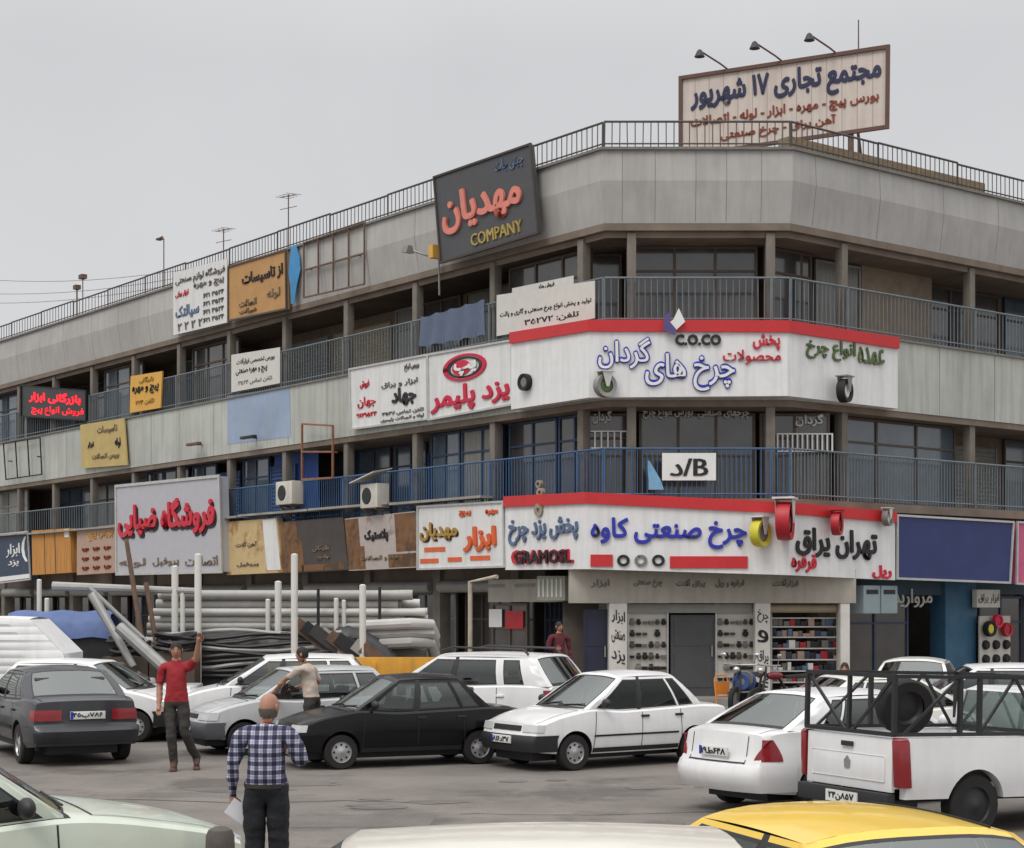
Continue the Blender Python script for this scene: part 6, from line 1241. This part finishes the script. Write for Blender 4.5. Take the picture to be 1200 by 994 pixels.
def person(label, M, J, mats,  sleeve='short', hair='full', top=0, hands=True, scale=1, hold=None, bare=False, group=None, fat=1.0, hipf=1.0, arm=1.0):
    """J: joints, x to the person's left?, figure faces +y; mats = (skin, top, trousers, shoe)"""
    r = thing('person', label, 'person', M, group)
    V_, E_, R_, TG = [], [], [], []
    def vtx(p, rad): V_.append(Vector(p)); R_.append(rad); return len(V_) - 1
    def bone(a, b, tg): E_.append((a, b)); TG.append((a, b, tg))
    g = lambda k: Vector(J[k])
    pel = vtx(g('pelvis'), .135 * hipf); sp1 = vtx(g('pelvis').lerp(g('chest'), .45), .14 * fat); ch = vtx(g('chest'), .155 * fat); nk0 = vtx(g('chest').lerp(g('neck'), .62), .10); nk = vtx(g('neck'), .056); hd = vtx(g('head') - Vector((0, 0, .06)), .05)
    bone(pel, sp1, 1); bone(sp1, ch, 1); bone(ch, nk0, 1); bone(nk0, nk, 1); bone(nk, hd, 0)
    for s_ in ('l', 'r'):
        sh = vtx(g('sh_' + s_), .074 * arm); el = g('el_' + s_); wr = g('wr_' + s_)
        u1 = vtx(g('sh_' + s_).lerp(el, .72), .062 * arm); e_ = vtx(el, .047 * arm); f1 = vtx(el.lerp(wr, .4), .044 * arm); w_ = vtx(wr, .031); pm_ = vtx(wr + (wr - el).normalized() * .06, .036); p2 = vtx(wr + (wr - el).normalized() * .1, .03)
        bone(nk0, sh, 1); bone(sh, u1, 1); sl = 1 if sleeve == 'long' else 0
        bone(u1, e_, sl); bone(e_, f1, sl); bone(f1, w_, sl); bone(w_, pm_, 0); bone(pm_, p2, 0)
        hp = vtx(g('hip_' + s_), .105 * hipf); kn = g('kn_' + s_); an = g('an_' + s_); t1 = vtx(g('hip_' + s_).lerp(kn, .5), .09 * hipf); k_ = vtx(kn, .072 * hipf); c1 = vtx(kn.lerp(an, .35), .068 * hipf); a_ = vtx(an, .058 * hipf); to = vtx(J['toe_' + s_], .036); 
        bone(pel, hp, 2); bone(hp, t1, 2); bone(t1, k_, 2); bone(k_, c1, 2); bone(c1, a_, 2); bone(a_, to, 3)
    me = bpy.data.meshes.new('body'); me.from_pydata([tuple(v) for v in V_], E_, []); o = bpy.data.objects.new('body', me); COL.objects.link(o)
    md = o.modifiers.new('s', 'SKIN'); md.use_smooth_shade = True; md.branch_smoothing = .4
    lay = me.skin_vertices[0] if len(me.skin_vertices) else None
    if lay is None: bpy.context.view_layer.objects.active = o; bm = bmesh.new(); bm.from_mesh(me); bm.verts.layers.skin.verify(); bm.to_mesh(me); bm.free(); lay = me.skin_vertices[0]
    for i, q_ in enumerate(R_): lay.data[i].radius = (q_, q_)
    lay.data[0].use_root = True
    sb = o.modifiers.new('u', 'SUBSURF'); sb.levels = 3; sb.render_levels = 3
    bpy.context.view_layer.update(); m2 = bpy.data.meshes.new_from_object(o.evaluated_get(bpy.context.evaluated_depsgraph_get())); bpy.data.objects.remove(o)
    b2 = bmesh.new(); b2.from_mesh(m2); b2.normal_update(); from mathutils import noise as MN
    for v_ in b2.verts:      # cloth folds
        c = v_.co
        if c.z < g('neck').z - .05 and c.z > .12:
            lim = .35 if (abs(c.x - g('pelvis').x) > .24 and c.z > g('pelvis').z and sleeve != 'long') else 1.0
            q_ = Vector((c.x * 7, c.y * 7, c.z * 9)); v_.co = c + v_.normal * lim * (.012 * MN.noise(q_) + .007 * MN.noise(q_ * 2.3) + .010 * max(0, MN.noise(Vector((c.x * 4 + c.z * 9, c.y * 4 - c.z * 5, c.z * 14)))))
    for zz in (g('pelvis').z + J.get('hem', -.02), g('neck').z - .03): bmesh.ops.bisect_plane(b2, geom=b2.verts[:] + b2.edges[:] + b2.faces[:], plane_co=(0, 0, zz), plane_no=(0, 0, 1), dist=1e-5)
    b2.to_mesh(m2); b2.free()
    B = MB(); B.v += [tuple(v.co) for v in m2.vertices]
    zc = g('chest').z; pz = g('pelvis').z
    def segd(p, a, b):
        ab = b - a; t = max(0, min(1, (p - a).dot(ab) / ab.length_squared)); return (p - a - ab * t).length
    for p in m2.polygons:
        c = p.center; best = min(TG, key=lambda q_: segd(c, V_[q_[0]], V_[q_[1]]) / (.5 * (R_[q_[0]] + R_[q_[1]]))); tg = best[2]
        if tg in (1, 2) and abs(c.x - g('pelvis').x) < .26 and best[0] not in () and c.z > pz - .16 and c.z < zc: 
            if best[2] == 1 and best[0] in (pel,): tg = 1 if c.z > pz + J.get('hem', -.02) else 2
            elif best[2] == 2: tg = 1 if c.z > pz + J.get('hem', -.02) else 2
        if tg == 1 and best[1] == nk and c.z > g('neck').z - .03 and abs(c.x - g('neck').x) < .12: tg = 0
        B.f.append(tuple(p.vertices)); B.m.append(tg)
    # flatten the trunk front to back
    cx = g('chest')
    # head with face
    H = g('head'); hy = Matrix.Translation(H) @ Matrix.Rotation(J.get('turn', 0), 4, 'Z') @ Matrix.Rotation(J.get('nod', 0), 4, 'X'); B.xf = hy
    rows = []
    for i in range(15):
        t = math.pi * i / 14; z = .118 * math.cos(t); row = []
        for j in range(21):
            a = 2 * math.pi * j / 20; sx = .076 * math.sin(t) ** .85; sy = .096 * math.sin(t) ** .85
            if z < 0: sx *= 1 - .28 * (-z / .118) ** 1.5; 
            y = sy * math.sin(a); x = sx * math.cos(a)
            if z < -.03 and y < 0: y *= 1 - .45 * min(1, (-z - .03) / .07)
            if y > 0 and z < .03: y = y * .95 + .004
            row.append((x, y, z))
        rows.append(row)
    B.grid(rows, 0)
    B.prism([(-.014, .088, -.028), (.014, .088, -.028), (.007, .09, .02), (-.007, .09, .02)], [(-.009, .112, -.026), (.009, .112, -.026), (.003, .098, .018), (-.003, .098, .018)], 0)
    for sg in (-1, 1):
        B.ball((sg * .03, .083, .016), (.013, .008, .007), 4, 8, 6); B.ball((sg * .03, .085, .036), (.018, .008, .005), 5, 8, 6); B.ball((sg * .078, -.004, 0), (.012, .02, .032), 0, 8, 6)
    B.ball((0, .084, -.055), (.022, .008, .006), 6, 10, 6)
    B.xf = Matrix.Identity(4)
    if hands:
        for s_ in ('l', 'r'):
            wr, el = g('wr_' + s_), g('el_' + s_); d = (wr - el).normalized(); base = wr + d * .095
            side = d.cross(Vector((0, 1, 0))); side = (side if side.length > .2 else d.cross(Vector((1, 0, 0)))).normalized(); cu = side.cross(d).normalized(); sgn = 1 if s_ == 'l' else -1
            for k, ln in enumerate((.075, .085, .08, .062)):
                b0 = base + side * (.026 - .0175 * k) * sgn - d * .012; c_ = J.get('curl', .35); p1 = b0 + d * ln * .5; p2 = p1 + (d + cu * c_).normalized() * ln * .35; p3 = p2 + (d * .7 + cu * c_ * 1.6).normalized() * ln * .3
                B.tube([b0, p1, p2, p3], [.0095, .009, .008, .006], 7, 0)
            b0 = wr + d * .04 + side * .028 * sgn; B.tube([b0, b0 + (d * .6 + side * sgn * .8).normalized() * .035, b0 + (d * .9 + side * sgn * .45).normalized() * .07], [.012, .0105, .008], 7, 0)
    for s_ in ('l', 'r'):
        an, to = g('an_' + s_), g('toe_' + s_); d = (to - an); d.z = 0; d = d.normalized() if d.length > .01 else Vector((0, 1, 0)); zf = min(an.z - .085, to.z - .03)
        c = Vector((an.x, an.y, 0)) - d * .05; B.xf = Matrix(((d.y, d.x, 0, c.x), (-d.x, d.y, 0, c.y), (0, 0, 1, J.get('foot_' + s_, 0)), (0, 0, 0, 1)))
        rows = []
        for y, wd, h in ((0, .03, .07), (.03, .042, .095), (.09, .043, .09), (.16, .05, .06), (.22, .046, .045), (.265, .026, .03)):
            rows.append([(-wd, y, .004), (-wd * .9, y, h * .6), (-wd * .4, y, h), (wd * .4, y, h), (wd * .9, y, h * .6), (wd, y, .004), (-wd, y, .004)])
        B.grid(rows, 3); B.poly(rows[0][:-1], 3); B.poly(rows[-1][:-1][::-1], 3); B.xf = Matrix.Identity(4)
    body = B.build('body', [mats[0], mats[1], mats[2], mats[3], eye_m, hair_m, lip_m], r, smooth=60, merge=.0003)
    hb = MB(); hb.xf = hy; rows = []
    for i in range(10):
        t = math.pi * (.0 if hair != 'bald' else .52) + (math.pi * (.62 if hair == 'full' else .2)) * i / 9; row = []
        for j in range(21):
            a = 2 * math.pi * j / 20; sy = math.sin(a); tt = t if sy < .2 else t * (1 - .42 * (sy - .2) / .8) if hair == 'full' else t
            x, y, z = .081 * math.sin(tt) ** .85 * math.cos(a), .102 * math.sin(tt) ** .85 * sy, .126 * math.cos(tt)
            if hair == 'bald' and sy > .25: x, y, z = x * .9, y * .9, z
            row.append((x, y - .003, z))
        rows.append(row)
    hb.grid(rows); hb.build('hair', hair_g if hair == 'bald' else hair_m, r, smooth=60)
    return r
# standing pose helper (height about 1.75)
def pose(**k):
    J = dict(pelvis=(0, 0, .96), chest=(0, 0, 1.27), neck=(0, .01, 1.49), head=(0, .03, 1.635), sh_l=(-.185, 0, 1.42), sh_r=(.185, 0, 1.42), el_l=(-.25, -.02, 1.14), el_r=(.25, -.02, 1.14), wr_l=(-.265, .06, .90), wr_r=(.265, .06, .90),
             hip_l=(-.095, 0, .90), hip_r=(.095, 0, .90), kn_l=(-.10, .02, .50), kn_r=(.10, .02, .50), an_l=(-.10, -.02, .09), an_r=(.10, -.02, .09), toe_l=(-.11, .14, .04), toe_r=(.11, .14, .04))
    J.update(k); return J
def PM(loc, ang, s): return Matrix.Translation(loc) @ Matrix.Rotation(math.radians(ang), 4, 'Z') @ Matrix.Scale(s, 4)
# red shirt: faces the camera (local +y towards the eye): local left (-x) is on the picture's right side after turning
gq = ground(207, 903)
person('person in a dark red shirt and grey trousers walking with one arm raised', PM((gq.x, gq.y, 0), 180, 1.06),
       pose(el_l=(-.30, .16, 1.53), wr_l=(-.345, .26, 1.74), el_r=(.235, -.02, 1.14), wr_r=(.225, .07, .91), kn_r=(.06, .08, .5), an_r=(.03, .02, .09), toe_r=(.02, .17, .04), kn_l=(-.12, .05, .52), an_l=(-.235, -.2, .14), toe_l=(-.26, -.06, .05), turn=.15), (skin_m, red_shirt, trous, sandal), fat=1.12)
# plaid shirt: back to the camera
p_ = at(312, 940, 13.7)
pl = person('bald person in a navy and white plaid shirt seen from behind', PM((p_.x, p_.y, 0), 0, .965),
       pose(el_l=(-.275, -.02, 1.15), wr_l=(-.285, .06, .90), el_r=(.30, .0, 1.16), wr_r=(.19, .22, 1.22), sh_l=(-.2, 0, 1.41), sh_r=(.2, 0, 1.41), head=(.02, .035, 1.625), turn=-.5, hem=.03), (skin_m, PLAID, trous_b, shoe_m), 'long', 'bald', fat=1.27, hipf=1.22, arm=1.12)
m = MB(); m.xf = Matrix.Identity(4)
P = [(.184 * math.cos(a), .18 * math.sin(a), .968) for a in [2 * math.pi * k / 32 for k in range(33)]]
m.grid([[(x, y, z) for x, y, z in P], [(x, y, z + .035) for x, y, z in P]]); m.build('belt', belt_m, pl, smooth=60)
hw = pl.matrix_basis @ Vector((-.29, .04, .80))
r = thing('folded_paper', 'folded white paper held in the hand of the plaid shirted person', 'paper', Matrix.Translation(hw) @ Matrix.Rotation(.2, 4, 'Z') @ Matrix.Rotation(math.radians(35), 4, 'Y')); m = MB(); m.box(-.025, .20, -.012, .0, -.075, .065); m.box(-.02, .17, .003, .012, -.07, .06); m.xf = Matrix.Identity(4); m.build('sheet', mat('white_paper', srgb(222, 222, 228), .7), r)
# beige shirt: leaning by the black bonnet, back to the camera
p_ = at(366, 800, 26.9)
person('person in a beige shirt with dark hair leaning behind the black car bonnet', PM((p_.x, p_.y, 0), 70, 1.0),
       pose(chest=(.0, .08, 1.26), neck=(.0, .13, 1.46), head=(.0, .18, 1.60), sh_l=(-.17, .1, 1.38), sh_r=(.17, .1, 1.38), el_l=(-.2, .36, 1.22), wr_l=(-.16, .55, 1.06), el_r=(.26, .0, 1.16), wr_r=(.2, .22, 1.1), turn=.2), (skin_m, beige_sh, trous, shoe_m))
p_ = at(655, 760, 37.2)
person('person in a maroon jacket standing at the small shop window', PM((p_.x, p_.y, .3), 190, .98), pose(el_r=(.26, .05, 1.16), wr_r=(.12, .22, 1.16), turn=.4), (skin_m, maroon, navy_c, shoe_m), 'long')
p_ = at(990, 785, 27.0)
person('person with dark hair whose head shows above the pickup cage', PM((p_.x, p_.y, 0), 165, (p_.z + .07) / 1.7), pose(), (skin_m, beige_sh, trous, shoe_m))
